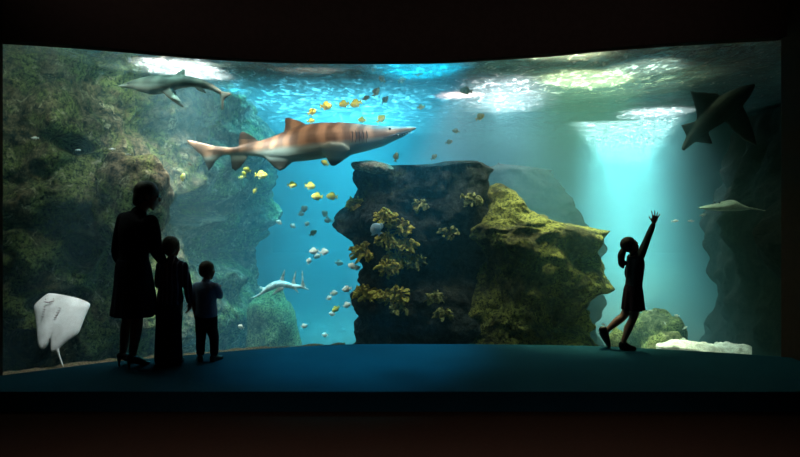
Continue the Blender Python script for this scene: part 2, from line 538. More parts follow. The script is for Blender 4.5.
def column(name, d, L, R, yrange, hd, m, label, amp=0.13, seed=0, nth=150, nz=150, depth_off=0.0, strata=0.06, ridge=0.2, bumps=()):
    """free-standing rock: left and right outlines at its own distance, rounded in depth, craggy"""
    ys = np.linspace(yrange[0], yrange[1], nz)
    V = []
    for i, y in enumerate(ys):
        l = (interp(L, y) - 400) / F * d; r = (interp(R, y) - 400) / F * d
        z = CAMZ + (HOR - y) / F * d
        cx, hw = (l + r) / 2, (r - l) / 2
        th = np.linspace(0, 2 * PI, nth, endpoint=False)
        ce, se = np.cos(th), np.sin(th)
        e = 0.72
        V.append(np.stack([cx + hw * np.sign(ce) * np.abs(ce) ** e, d + depth_off * (1 - i / nz) + hd * min(1, 0.35 + hw) * np.sign(se) * np.abs(se) ** e, np.full(nth, z)], 1))
    V = np.concatenate(V)
    c = np.repeat(np.array([V[i * nth:(i + 1) * nth].mean(0) for i in range(nz)]), nth, axis=0)
    out = V - c; out[:, 2] = 0; ln = np.linalg.norm(out, axis=1)[:, None]; out = out / np.maximum(ln, 1e-5)
    dd = amp * fbm(V * 1.6 + seed, 4, seed) - ridge * (worley(V * [1.5, 1.5, 2.1] + seed * 1.7, seed + 3) - 0.5) - 0.07 * (worley(V * 4.2, seed + 8) - 0.5) + 0.03 * fbm(V * 9, 3, seed + 5)
    q = V[:, 2] * 4.3 + 1.6 * V[:, 0] * 0.5 + 0.8 * vnoise(V * 1.2, seed + 2)
    dd += strata * (np.abs((q % 1.0) - 0.5) * 2 - 0.5)
    qx = 400 + F * V[:, 0] / d; qy = HOR - F * (V[:, 2] - CAMZ) / d
    for bx, by, rx, ry, am in bumps:          # ledges and hollows on the side facing the window
        dd += am * np.exp(-(((qx - bx) / rx) ** 2 + ((qy - by) / ry) ** 2)) * np.clip(-out[:, 1] * 2.5 - 0.6, 0, 1)
    dd -= 0.05 * (worley(V * 9.5, seed + 18) - 0.5)
    fade = np.minimum(1, ln[:, 0] / 0.25)
    V = V + out * (dd * fade)[:, None]
    V[:, 2] += 0.05 * fbm(V * 2.2 + 3, 3, seed + 12) * (V[:, 2] > TF + 0.1)
    top = V[:nth].mean(0); top[2] += 0.02
    V = np.vstack([V, top])
    n = nth * nz
    faces = [(i * nth + k, i * nth + (k + 1) % nth, (i + 1) * nth + (k + 1) % nth, (i + 1) * nth + k) for i in range(nz - 1) for k in range(nth)]
    faces += [(n, (k + 1) % nth, k) for k in range(nth)]
    o = from_np(name, V, faces, m)
    tag(o, label, 'rock'); ROCKS.append(o)
    return o


yb = lambda d: HOR + (CAMZ - TF) * F / d
dA, dB = 8.1, 7.75
LA = [(163, 458), (165, 440), (167, 398), (169, 360), (176, 354), (190, 358), (205, 349), (220, 341), (232, 344), (250, 357), (264, 361), (281, 361), (290, 354), (310, 355), (345, 358), (450, 352)]
RA = [(163, 480), (167, 490), (180, 490), (200, 492), (260, 500), (345, 510), (450, 520)]
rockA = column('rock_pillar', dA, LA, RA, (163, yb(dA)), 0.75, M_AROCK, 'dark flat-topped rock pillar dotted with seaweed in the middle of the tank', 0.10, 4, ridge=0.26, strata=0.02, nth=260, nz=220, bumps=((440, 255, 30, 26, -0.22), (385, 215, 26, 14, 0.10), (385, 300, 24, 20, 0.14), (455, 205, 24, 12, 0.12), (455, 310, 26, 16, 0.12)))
LB = [(186, 500), (190, 488), (198, 484), (215, 474), (240, 470), (345, 466), (450, 460)]
RB = [(186, 503), (191, 513), (200, 518), (208, 521), (213, 532), (219, 547), (223, 556), (226, 576), (230, 590), (240, 594), (252, 600), (262, 598), (280, 590), (296, 588), (308, 592), (322, 592), (345, 598), (450, 604)]
rockB = column('mossy_rock', dB, LB, RB, (186, yb(dB)), 0.9, M_BROCK, 'big mossy yellow-green rock with a bright ledge, right of the dark pillar', 0.14, 9, depth_off=0.35, strata=0.025, ridge=0.32, nth=260, nz=220, bumps=((578, 282, 30, 12, 0.26), (575, 252, 30, 10, -0.28), (578, 315, 26, 12, -0.28), (520, 250, 30, 20, 0.16), (500, 300, 24, 22, 0.14), (545, 300, 14, 26, -0.22), (530, 215, 30, 7, 0.12)))
T_A, T_B = bvh(rockA), bvh(rockB)


LC = [(164, 496), (168, 480), (176, 470), (345, 462), (450, 460)]
RC = [(164, 506), (167, 530), (170, 546), (178, 557), (195, 568), (215, 580), (240, 596), (345, 600), (450, 600)]
dC = 10.6  # added ridge that cuts the haze and darkens this stretch of water
column('haze_block_ridge', dC, LC, RC, (163, yb(dC)), 0.6, M_SHADOW, 'added dark ridge dimming the water behind the mossy rock, its top just above it', 0.12, 31, nth=110, nz=90)


def boulder(name, c, r, m, label, seed, amp=0.22, sub=5, rot=0.0, cat='rock'):
    bm = bmesh.new()
    bmesh.ops.create_icosphere(bm, subdivisions=sub, radius=1)
    bm.verts.ensure_lookup_table()
    V = np.array([v.co[:] for v in bm.verts])
    W = V * np.array(r)
    s = 1.0 / max(r)
    dd = amp * fbm(W * s * 1.3 + seed, 4, seed) - amp * 1.0 * (worley(W * s * 1.9 + seed, seed + 1) - 0.5) + 0.03 * fbm(W * s * 8, 3, seed + 3)
    W = W * (1 + dd)[:, None]
    for v, w in zip(bm.verts, W): v.co = w
    o = from_bm(name, bm, m)
    o.location = c; o.rotation_euler = (0, 0, rot)
    tag(o, label, cat); ROCKS.append(o)
    return o


boulder('boulder', (-3.15, 7.05, 1.5), (0.46, 0.4, 0.55), M_LROCK, 'big rounded boulder bulging from the rock wall behind the woman', 5, 0.16)
c = at(273, 345, 9.6); boulder('boulder', (c.x, c.y, -0.95), (0.42, 0.4, 1.0), M_GREENROCK, 'blunt green boulder standing below the pale guitarfish', 8, 0.2)
c = at(657, 322, 8.3); boulder('boulder', (c.x, c.y, -0.62), (0.42, 0.45, 0.72), M_GREENROCK, 'sunlit green boulder on the tank bottom behind the girl', 12, 0.22)
c = at(672, 345, 7.3); boulder('boulder', (c.x, c.y, -0.76), (0.36, 0.3, 0.6), M_GREENROCK, 'low rounded green rock on the bottom to the right of the girl', 15, 0.18)
c = at(617, 345, 7.4); boulder('boulder', (c.x, c.y, -0.62), (0.17, 0.22, 0.6), M_GREENROCK, 'small pale green rock on the bottom just behind the girl\'s feet', 19, 0.18)
c = at(578, 352, 6.95); boulder('boulder', (c.x, c.y, -0.42), (0.2, 0.18, 0.24), M_PALE, 'little whitish rock at the foot of the mossy rock, left of the girl', 21, 0.18)

# flat pale slab lying on the pillar's top left
c = at(378, 170, 7.75)
o = boulder('rock_slab', (c.x - 0.04, c.y - 0.06, c.z + 0.02), (0.36, 0.34, 0.085), M_PALE, 'flat pale rock slab lying on the left end of the dark pillar\'s top', 27, 0.2)
o.rotation_euler = (0, math.radians(9), 0.15)

# gravel ledge behind the pane, and the white sand at its right end
def ledge(name, p0, p1, w, z, m, label, cat, seed, amp, hump=0.0):
    n, mrow = 160, 14
    V = []
    for i in range(n):
        px = p0 + (p1 - p0) * i / (n - 1)
        for j in range(mrow):
            x, y = edge_pt(px, 0.31 + w * j / (mrow - 1))
            V.append((x, y, z))
    V = np.array(V)
    s = np.repeat(np.linspace(0, 1, n), mrow); t = np.tile(np.linspace(0, 1, mrow), n)
    V[:, 2] += amp * fbm(V * 5, 4, seed) + hump * np.sin(s * PI) ** 0.6 * np.sin(t * PI) - 0.5 * np.maximum(0, t - 0.75)
    top = V.copy(); bot = V.copy(); bot[:, 2] = TF
    faces = [(i * mrow + j, (i + 1) * mrow + j, (i + 1) * mrow + j + 1, i * mrow + j + 1) for i in range(n - 1) for j in range(mrow - 1)]
    K = n * mrow
    faces += [(i * mrow, i * mrow + K, (i + 1) * mrow + K, (i + 1) * mrow) for i in range(n - 1)]
    faces += [(i * mrow + mrow - 1, (i + 1) * mrow + mrow - 1, (i + 1) * mrow + mrow - 1 + K, i * mrow + mrow - 1 + K) for i in range(n - 1)]
    faces += [(j, j + 1, j + 1 + K, j + K) for j in range(mrow - 1)]
    faces += [((n - 1) * mrow + j, (n - 1) * mrow + j + K, (n - 1) * mrow + j + 1 + K, (n - 1) * mrow + j + 1) for j in range(mrow - 1)]
    o = from_np(name, np.vstack([top, bot]), faces, m)
    return tag(o, label, cat, kind='stuff')


M_GRAVEL = rock_mat('brown_gravel', (0.07, 0.05, 0.03), (0.26, 0.19, 0.11), (0.2, 0.2, 0.08), (0.4, 0.32, 0.2), 9, 0.6, 0.62, 0.8)
k = N('white_sand'); c = k.coord(); q = k.noise(c, 14, 6, 0.7); k.bsdf(k.ramp(q.outputs[0], [(0.35, (0.45, 0.45, 0.46)), (0.6, (0.85, 0.85, 0.86))]).outputs[0], 0.9, q.outputs[0], 0.7, 0.04, 0.2)
M_SAND = k.m
ledge('gravel', -2, 345, 0.3, -0.115, M_GRAVEL, 'brown gravel bank along the foot of the window, under the white stingray and the family', 'gravel', 4, 0.02)
ledge('gravel', 346, 655, 0.3, -0.16, M_GRAVEL, 'dim gravel bank along the foot of the window below the dark pillar', 'gravel', 5, 0.02)
ledge('sand', 656, 752, 0.42, -0.1, M_SAND, 'bright white sand heaped at the foot of the window, right of the girl', 'sand', 6, 0.045, 0.08)

# ================================================================ LIGHTS + CAMERA
def spot(name, loc, target, power, color, angle=60, blend=0.6, size=0.12):
    l = bpy.data.lights.new(name, 'SPOT'); l.energy = power; l.color = color
    l.spot_size = math.radians(angle); l.spot_blend = blend; l.shadow_soft_size = size
    o = bpy.data.objects.new(name, l); COL.objects.link(o)
    o.location = loc
    o.rotation_euler = (Vector(target) - Vector(loc)).to_track_quat('-Z', 'Y').to_euler()
    return o


def area(name, loc, sx, sy, power, color, spread=180, rz=0, target=None):
    l = bpy.data.lights.new(name, 'AREA'); l.shape = 'RECTANGLE'; l.size = sx; l.size_y = sy; l.energy = power
    l.color = color; l.spread = math.radians(spread)
    o = bpy.data.objects.new(name, l); COL.objects.link(o); o.location = loc; o.rotation_euler = (0, 0, math.radians(rz))
    if target:
        o.rotation_euler = (Vector(target) - Vector(loc)).to_track_quat('-Z', 'Y').to_euler()
    return o


# added fill strips hidden behind the header wall, just above the water
def strip(p0, p1, off, z, target, power, color, spread=120):
    a, b = Vector((*edge_pt(p0, off), z)), Vector((*edge_pt(p1, off), z))
    o = area('header_fill', (a + b) / 2, (b - a).length, 0.12, power, color, spread)
    zax = -(Vector(target) - (a + b) / 2).normalized(); xax = (b - a).normalized(); yax = zax.cross(xax).normalized(); xax = yax.cross(zax)
    o.rotation_euler = Matrix((xax, yax, zax)).transposed().to_euler()
    return o


strip(4, 110, 0.42, 3.3, (-4.0, 6.9, 0.9), 24, (0.90, 1.0, 0.76), 150)
strip(90, 210, 0.45, 3.3, (-3.1, 7.6, 0.8), 14, (0.45, 1.0, 0.90), 150)
strip(220, 400, 0.45, 3.25, (-1.2, 7.5, 2.1), 26, (1.0, 0.70, 0.47), 130)
spot('tank_beam_and_fill', (-2.0, 6.5, 3.2), (-0.98, 8.4, 0.45), 800, (0.95, 1.0, 0.95), 27, 0.6)  # added light for the pale fish below the shark
strip(380, 470, 0.45, 3.3, (0.3, 7.8, 0.8), 30, (0.75, 0.95, 1.0), 120)
strip(470, 600, 0.45, 3.3, (1.9, 7.5, 0.3), 40, (1.0, 1.0, 0.55), 110)
spot('tank_beam_and_fill', (-1.9, 6.7, 4.6), (-3.9, 7.0, 1.0), 1300, (0.80, 1.0, 0.70), 60)  # added raking light to bring out the left wall's relief
spot('tank_beam_and_fill', (-3.2, 6.1, 4.6), (-4.3, 6.7, 0.6), 600, (0.95, 1.0, 0.75), 66)  # added light for the dark left end of the wall
spot('tank_beam_and_fill', (-1.0, 6.6, 4.3), (-1.2, 7.5, 2.25), 1300, (1.0, 0.70, 0.46), 46)  # added warm fill on the big shark
area('skylight_and_fill', (-1.1, 12.2, 5.6), 2.5, 6.0, 1500, (0.14, 0.76, 1.0), 68)  # added cyan fill over the open water
spot('tank_beam_and_fill', (-0.7, 12.6, 5.6), (-0.7, 12.8, 0), 3400, (0.05, 0.88, 1.0), 42, 1.0)  # added cyan light that colours the haze behind the shark
spot('tank_beam_and_fill', (-1.2, 14.5, 5.6), (-1.2, 14.7, 0), 3400, (0.05, 0.80, 1.0), 40, 1.0)  # second added cyan light, further back
spot('tank_beam_and_fill', (-2.3, 9.4, 5.2), (-2.35, 9.7, 0), 1100, (0.0, 0.58, 0.85), 44, 1.0)  # added teal light tinting the water by the wall corner
spot('tank_beam_and_fill', (1.35, 9.6, 4.5), (0.15, 9.5, 0), 9500, (1.0, 0.60, 0.54), 31, 1.0)
area('skylight_and_fill', (1.75, 9.9, 3.9), 0.9, 3.4, 250, (1.0, 1.0, 1.0), 80, -10).data.shape = 'ELLIPSE'
for i, (x, y, p_, an) in enumerate(((5.15, 16.8, 2200, 8), (5.7, 17.4, 4600, 7), (6.15, 17.0, 1200, 5), (6.75, 17.8, 5200, 8), (7.25, 17.2, 1200, 5), (7.7, 17.9, 2400, 7))):
    spot('tank_beam_and_fill', (x, y, 3.9), (x - 0.25 + 0.1 * i, y - 0.3, 0), p_, (0.30, 1.0, 0.86), an, 0.8)
area('skylight_and_fill', (7.7, 20.5, 3.85), 2.0, 17.0, 2900, (0.85, 1.0, 0.95), 50, -20.5)
spot('tank_beam_and_fill', (5.0, 11.7, 4.3), (4.9, 11.6, 0), 2600, (1.0, 0.97, 0.95), 72, 1.0)
area('skylight_and_fill', (2.9, 8.6, 4.0), 2.0, 2.0, 50, (0.75, 1.0, 0.55), 80)  # added fill above the mossy rock
spot('tank_beam_and_fill', (2.8, 8.7, 5.5), (2.3, 7.7, 1.1), 6800, (0.95, 1.0, 0.5), 32)  # added light to brighten the mossy rock and its ledge
area('skylight_and_fill', (-2.75, 7.7, 3.45), 0.8, 1.2, 120, (1.0, 0.97, 0.9), 60)
spot('tank_beam_and_fill', (2.9, 7.5, 5.5), (3.15, 7.3, -0.5), 2300, (0.8, 1.0, 0.75), 25)  # added light for the boulders near the girl
spot('tank_beam_and_fill', (-2.75, 6.06, 3.3), (-3.45, 6.15, 0.3), 430, (1.0, 0.93, 0.97), 26)  # added light that keeps the stingray white
spot('tank_beam_and_fill', (0.75, 8.6, 5.6), (-0.35, 6.2, 0), 6400, (0.0, 0.62, 0.9), 28, 1.0)
area('hall_header_fill', (0, 4.5, 3.64), 6.4, 0.15, 2.6, (1.0, 0.9, 0.85), 90, target=(0, 6.3, 3.3))  # added faint fill lifting the header wall off pure black
area('hall_floor_fill', (0, 2.6, 3.62), 5.0, 0.6, 60.0, (1.0, 0.85, 0.8), 66)  # added fill lifting the foreground floor off pure black

w = bpy.data.worlds.new('World'); SC.world = w; w.use_nodes = True
w.node_tree.nodes['Background'].inputs[0].default_value = (0, 0, 0, 1); w.node_tree.nodes['Background'].inputs[1].default_value = 0

cam = bpy.data.cameras.new('camera'); cam.lens = 27.0; cam.sensor_width = 36.0; cam.sensor_fit = 'HORIZONTAL'
cam.shift_y = (HOR - 228.5) / 800.0
co = bpy.data.objects.new('camera', cam); COL.objects.link(co)
co.location = (0, 0, CAMZ); co.rotation_euler = (PI / 2, 0, 0)
cam.clip_end = 200
SC.camera = co

SC.view_settings.view_transform = 'Standard'; SC.view_settings.look = 'None'
SC.view_settings.exposure = 0.0; SC.view_settings.gamma = 1.0; SC.view_settings.use_curve_mapping = False
cy = SC.cycles
cy.use_denoising = True
cy.max_bounces = 6; cy.diffuse_bounces = 2; cy.glossy_bounces = 2; cy.transmission_bounces = 3; cy.transparent_max_bounces = 16; cy.volume_bounces = 0
cy.sample_clamp_indirect = 3.0
# ================================================================ SEA ANIMALS
def eye(parent, loc, r, m):
    bm = bmesh.new(); ball(bm, (0, 0, 0), r, seg=10)
    e = from_bm('eye', bm, m, parent); e.location = loc
    return e


M_EYE = plain('eye_black', (0.01, 0.01, 0.01), 0.15, 0.1, spec=0.6)


def shark_mat(name, back, band, belly, split=0.0, tipz=None, band_scale=1.5, slope=0.0, dark_fins=False):
    """brown back with soft darker bands, counter-shaded pale belly"""
    k = N(name); c = k.coord()
    sp = k.n('ShaderNodeSeparateXYZ'); k.l(c, sp.inputs[0])
    wv = k.n('ShaderNodeTexWave', wave_type='BANDS', bands_direction='X'); wv.inputs['Scale'].default_value = band_scale
    wv.inputs['Distortion'].default_value = 6.0; wv.inputs['Detail'].default_value = 3; wv.inputs['Detail Scale'].default_value = 1.2
    k.l(c, wv.inputs['Vector'])
    nz = k.noise(c, 4, 6, 0.7)
    f = k.math('MULTIPLY', wv.outputs[0], nz.outputs[0])
    col = k.ramp(f, [(0.10, band), (0.48, back)])
    z = k.math('ADD', sp.outputs[2], k.math('MULTIPLY', sp.outputs[0], slope))
    z = k.math('ADD', z, k.math('MULTIPLY', nz.outputs[0], 0.04))
    bf = k.ramp(k.math('MULTIPLY', k.math('ADD', z, 1.0 - split), 0.5), [(0.49, (1, 1, 1)), (0.52, (0, 0, 0))])
    colr = k.mix(bf.outputs[0], col.outputs[0], belly)
    if dark_fins:
        lo = k.ramp(k.math('ADD', sp.outputs[2], 0.5), [(0.21, (0.16, 0.13, 0.12)), (0.26, (1, 1, 1))])
        tl_ = k.math('MULTIPLY', k.math('LESS_THAN', sp.outputs[0], -0.52), k.math('GREATER_THAN', sp.outputs[2], 0.0))
        colr = k.mix(1.0, colr, lo.outputs[0], 'MULTIPLY')
        colr = k.mix(k.math('MULTIPLY', tl_, 0.8), colr, (0.03, 0.018, 0.014))
    fine = k.noise(c, 60, 3)
    k.bsdf(colr, 0.5, fine.outputs[0], 0.12, 0.01, 0.35)
    return k.m


def crop3(cx, cz): return ((cx - 390) * 0.00396, (160 - cz) * 0.00396)


# ---- the big sand-tiger-like shark -------------------------------------------------
topl = [(-2, 160), (25, 168), (60, 178), (100, 186), (150, 189), (200, 182), (250, 168), (300, 152), (350, 131), (400, 113), (450, 105), (520, 104), (600, 112), (660, 117), (700, 118), (735, 118), (752, 122)]
botl = [(-2, 164), (25, 176), (60, 190), (100, 204), (150, 210), (200, 211), (250, 215), (300, 226), (350, 232), (400, 227), (450, 219), (520, 213), (590, 197), (640, 182), (680, 163), (715, 147), (740, 130), (752, 126)]
bm = bmesh.new()
cs, rs = [], []
for i in range(48):
    cx = 100 + (751 - 100) * i / 47
    t, b = interp(topl, cx), interp(botl, cx)
    x, zt = crop3(cx, t); _, zb = crop3(cx, b)
    hh = max((zt - zb) / 2, 0.012)
    yb_ = 0.10 * math.sin((cx - 400) / 650 * 3.0) * (1 if cx < 400 else 0.25)      # gentle S in the swim
    wdt = hh * (0.86 if cx < 560 else 0.86 + 0.35 * (cx - 560) / 190)
    cs.append((x, yb_, (zt + zb) / 2)); rs.append((max(wdt, 0.02), hh))
loft(bm, cs, rs, Vector((0, 1, 0)), 24)


def fin(bm, pts, thick, off=(0, 0, 0), rot=None, piv=None):
    o = [crop3(*p) for p in pts]
    M = Matrix.Translation(off)
    if rot:
        pv = Vector((*crop3(*piv), 0)); pv = Vector((pv.x, 0, pv.y))
        M = Matrix.Translation(off) @ Matrix.Translation(pv) @ rot.to_matrix().to_4x4() @ Matrix.Translation(-pv)
    blade(bm, o, thick, M)


tail_y = 0.10 * math.sin((100 - 400) / 650 * 3.0)
fin(bm, [(165, 186), (120, 182), (80, 172), (45, 164), (22, 160), (30, 174), (55, 196), (78, 216), (94, 248), (100, 263), (112, 250), (124, 228), (140, 214), (165, 208)], 0.05, (0, tail_y, 0))
fin(bm, [(330, 146), (334, 110), (332, 88), (345, 87), (372, 95), (398, 106), (404, 122), (370, 140)], 0.05, (0, -0.0, 0))
fin(bm, [(192, 190), (190, 160), (193, 140), (203, 133), (222, 140), (244, 155), (262, 172), (240, 190)], 0.045, (0, -0.06, 0))
fin(bm, [(165, 205), (168, 228), (172, 252), (184, 262), (200, 250), (214, 232), (226, 208), (200, 196)], 0.045, (0, -0.07, 0))
fin(bm, [(275, 212), (290, 235), (306, 254), (324, 266), (342, 256), (356, 238), (366, 218), (330, 205)], 0.045, (0, -0.10, 0), Euler((0.5, 0, 0)), (320, 215))
fin(bm, [(275, 212), (290, 235), (306, 254), (324, 266), (342, 256), (356, 238), (366, 218), (330, 205)], 0.045, (0, 0.06, 0), Euler((-0.6, 0, 0)), (320, 215))
fin(bm, [(455, 190), (468, 218), (476, 240), (484, 258), (496, 262), (514, 250), (532, 226), (552, 204), (530, 186), (490, 180)], 0.05, (0, -0.15, 0.02), Euler((0.62, 0, 0)), (505, 195))
fin(bm, [(455, 190), (468, 218), (476, 240), (484, 258), (496, 262), (514, 250), (532, 226), (552, 204), (530, 186), (490, 180)], 0.05, (0, 0.15, 0.02), Euler((-0.7, 0, 0)), (505, 195))
M_SHARK = shark_mat('shark_skin', (0.40, 0.215, 0.13), (0.17, 0.088, 0.055), (0.26, 0.32, 0.29), split=-0.10, slope=-0.10, dark_fins=True)  # pale belly darkened and greened, its shadow put into the colour
sh = fuse('shark', bm, M_SHARK, 0.0125, 5)
tag(sh, 'big brown banded shark with a pale belly gliding above the rocks', 'shark')
sh.location = at(301.9, 140, 7.5); sh.rotation_euler = (math.radians(-6), 0, math.radians(-5))
e = eye(sh, (*[crop3(672, 134)[0]], -0.125, crop3(0, 134)[1]), 0.017, M_EYE)
# mouth line with ragged teeth, gill slits
bm = bmesh.new(); limb(bm, [(crop3(735, 0)[0], -0.05, crop3(0, 138)[1]), (crop3(712, 0)[0], -0.095, crop3(0, 146)[1]), (crop3(690, 0)[0], -0.12, crop3(0, 152)[1]), (crop3(655, 0)[0], -0.155, crop3(0, 163)[1])], [0.006, 0.011, 0.012, 0.006], 12, seg=8)
from_bm('mouth', bm, plain('mouth_dark', (0.02, 0.012, 0.012), 0.6), sh)
M_TOOTH = plain('tooth', (0.8, 0.78, 0.7), 0.35, 0.05)
for i in range(6):
    f = i / 5; cx = 736 - 38 * f
    bm = bmesh.new(); loft(bm, [(0, 0, 0), (0.002, 0, -0.012), (0.004, 0, -0.024)], [0.006, 0.004, 0.001], seg=6)
    t = from_bm('tooth', bm, M_TOOTH, sh); t.location = (crop3(cx, 0)[0], -0.05 - 0.065 * f, crop3(0, 139 + 13 * f)[1])
for i in range(5):
    cx = 560 + 11 * i; x, z = crop3(cx, 158)
    bm = bmesh.new(); limb(bm, [(x - 0.015, -0.155 + 0.004 * i, z + 0.07), (x, -0.182 + 0.005 * i, z), (x - 0.01, -0.165 + 0.004 * i, z - 0.075)], [(0.004, 0.012), (0.006, 0.014), (0.004, 0.012)], 10, seg=8)
    from_bm('gill_slit', bm, plain('gill_dark', (0.04, 0.025, 0.02), 0.7) if i == 0 else bpy.data.materials['gill_dark'], sh)

# ---- second shark, near the surface at upper left ------------------------------------
D2 = 6.55


def crop2(cx, cz): return ((cx - 350) / 5 / F * D2, (160 - cz) / 5 / F * D2)


top2 = [(92, 178), (130, 166), (165, 150), (210, 138), (260, 128), (320, 124), (400, 126), (460, 134), (510, 148), (560, 172), (600, 200)]
bot2 = [(92, 184), (130, 190), (165, 196), (210, 212), (260, 224), (310, 218), (380, 196), (450, 186), (510, 190), (560, 202), (600, 222)]
bm = bmesh.new(); cs, rs = [], []
for i in range(36):
    cx = 92 + (600 - 92) * i / 35
    x, zt = crop2(cx, interp(top2, cx)); _, zb = crop2(cx, interp(bot2, cx)); hh = max((zt - zb) / 2, 0.008)
    cs.append((x, 0, (zt + zb) / 2)); rs.append((hh * 0.9 + 0.006, hh))
loft(bm, cs, rs, Vector((0, 1, 0)), 20)
def fin2(pts, thick, off=(0, 0, 0), rot=None):
    o = [crop2(*p) for p in pts]; px = sum(p[0] for p in o[:2]) / 2; pz = sum(p[1] for p in o[:2]) / 2
    M = Matrix.Translation(off)
    if rot: M = M @ Matrix.Translation((px, 0, pz)) @ rot.to_matrix().to_4x4() @ Matrix.Translation((-px, 0, -pz))
    blade(bm, o, thick, M)
fin2([(305, 200), (362, 196), (385, 240), (410, 275), (424, 294), (404, 290), (368, 264), (335, 234)], 0.03, (0, -0.05, 0), Euler((0.35, 0, 0)))
fin2([(305, 200), (362, 196), (385, 240), (410, 275), (424, 294), (404, 290), (368, 264), (335, 234)], 0.03, (0, 0.06, 0), Euler((-0.8, 0, 0)))
fin2([(360, 140), (430, 140), (425, 118), (428, 98), (412, 96), (388, 112)], 0.03)
fin2([(470, 184), (505, 186), (525, 204), (538, 220), (518, 216), (492, 204)], 0.025, (0, -0.02, 0), Euler((0.3, 0, 0)))
fin2([(585, 196), (600, 218), (602, 250), (604, 285), (608, 306), (616, 300), (618, 270), (622, 244), (640, 232), (662, 222), (650, 212), (620, 208)], 0.026)
M_SHARK2 = shark_mat('grey_shark_skin', (0.17, 0.18, 0.16), (0.09, 0.10, 0.09), (0.75, 0.78, 0.75), split=-0.045, slope=0.0)
s2 = fuse('shark', bm, M_SHARK2, 0.008, 4)
tag(s2, 'grey shark swimming left just under the rippled surface, top left of the tank', 'shark')
s2.location = at(170, 82, D2)
eye(s2, (crop2(150, 0)[0], -0.045, crop2(0, 172)[1]), 0.009, M_EYE)

# ---- pale two-finned guitarfish in the blue -------------------------------------------
D3 = 8.8
def crop5(cx, cz): return ((cx - 330) / 10.16 / F * D3, (250 - cz) / 10.16 / F * D3)
bm = bmesh.new()
pts = [(62, 386), (110, 370), (165, 340), (215, 305), (265, 272), (320, 250), (380, 245), (440, 256), (500, 268), (550, 270), (590, 278), (650, 300)]
rad = [(0.008, 0.006), (0.03, 0.012), (0.05, 0.022), (0.085, 0.04), (0.09, 0.055), (0.075, 0.055), (0.06, 0.05), (0.048, 0.042), (0.036, 0.034), (0.026, 0.026), (0.016, 0.018), (0.006, 0.006)]
limb(bm, [(crop5(*p)[0], 0, crop5(*p)[1]) for p in pts], rad, 40, Vector((0, 1, 0)), 18)
def fin5(p, thick, off=(0, 0, 0), rot=None):
    o = [crop5(*q) for q in p]; px = sum(q[0] for q in o) / len(o); pz = max(q[1] for q in o) if rot else 0
    M = Matrix.Translation(off)
    if rot: M = M @ Matrix.Translation((px, 0, pz)) @ rot.to_matrix().to_4x4() @ Matrix.Translation((-px, 0, -pz))
    blade(bm, o, thick, M)
fin5([(335, 240), (352, 200), (375, 150), (398, 96), (412, 92), (404, 150), (396, 200), (410, 245)], 0.022)
fin5([(465, 258), (478, 210), (495, 160), (512, 108), (522, 108), (516, 165), (510, 215), (520, 262)], 0.02)
fin5([(560, 276), (572, 220), (572, 150), (574, 105), (588, 105), (594, 170), (600, 230), (608, 282), (650, 296), (660, 304), (640, 306), (590, 296)], 0.018)
fin5([(215, 320), (180, 312), (140, 296), (128, 280), (150, 272), (190, 282), (230, 286)], 0.025, (0, 0.05, 0))
fin5([(350, 270), (320, 300), (290, 330), (280, 346), (305, 344), (345, 322), (400, 300), (410, 280)], 0.025, (0, -0.05, 0))
fin5([(480, 284), (510, 306), (540, 332), (552, 336), (545, 316), (520, 290)], 0.018, (0, -0.02, 0))
k = N('guitarfish_skin'); c = k.coord(); q = k.noise(c, 12, 4)
k.bsdf(k.ramp(q.outputs[0], [(0.38, (0.42, 0.38, 0.30)), (0.6, (0.85, 0.85, 0.80))]).outputs[0], 0.5, q.outputs[0], 0.1)
gf = fuse('guitarfish', bm, k.m, 0.0085, 3)
tag(gf, 'small pale guitarfish with two tall dorsal fins diving left in blue water', 'fish')
gf.location = at(245 + 330 / 10.16, 260 + 250 / 10.16, D3)
eye(gf, (crop5(170, 0)[0], -0.045, crop5(0, 326)[1]), 0.008, M_EYE)

# ---- white stingray pressed near the pane ------------------------------------------------
D4 = 6.1
def crop7(cx, cz): return ((cx - 190) / 5.07 / F * D4, (200 - cz) / 5.07 / F * D4)
outl = [(118, 70), (150, 74), (190, 82), (240, 94), (285, 106), (324, 124), (322, 150), (312, 190), (305, 225), (298, 258), (280, 278), (255, 298), (235, 318), (222, 332), (206, 340), (192, 342), (184, 325), (178, 300), (170, 288), (168, 312), (156, 328), (140, 326), (124, 308), (112, 270), (98, 225), (82, 180), (66, 140), (62, 122), (80, 100), (100, 82)]
op, _ = smooth_path([(*crop7(*p), 0) for p in outl + outl[:1]], [1] * (len(outl) + 1), 120)
bm = bmesh.new()
blade(bm, [(p.x, p.y) for p in op[:-1]], 0.085, bow=lambda x, z: 0.5 * max(0, abs(x) - 0.08) ** 1.5 + 0.10 * max(0, z - 0.1), levels=[(1.0, 0.2), (0.94, 0.42), (0.84, 0.62), (0.68, 0.8), (0.48, 0.92), (0.24, 0.99)])
limb(bm, [(crop7(205, 0)[0], 0.0, crop7(0, 300)[1]), (crop7(222, 0)[0], 0, crop7(0, 345)[1]), (crop7(240, 0)[0], 0.01, crop7(0, 380)[1]), (crop7(256, 0)[0], 0.015, crop7(0, 408)[1])], [0.018, 0.012, 0.009, 0.005], 16, seg=10)
k = N('stingray_underside'); c = k.coord(); q = k.noise(c, 7, 5)
k.bsdf(k.ramp(q.outputs[0], [(0.35, (0.62, 0.60, 0.60)), (0.6, (0.86, 0.85, 0.86))]).outputs[0], 0.45, q.outputs[0], 0.1)
ray = fuse('stingray', bm, k.m, 0.0075, 4)
tag(ray, 'white stingray showing its underside close to the window\'s lower left corner', 'ray')
ray.location = at(20 + 190 / 5.07, 280 + 200 / 5.07, D4); ray.rotation_euler = (math.radians(-36), 0, math.radians(14)); ray.scale = (1, 1, 1.2)
M_GILL = plain('ray_gill', (0.34, 0.26, 0.27), 0.6, 0.1)
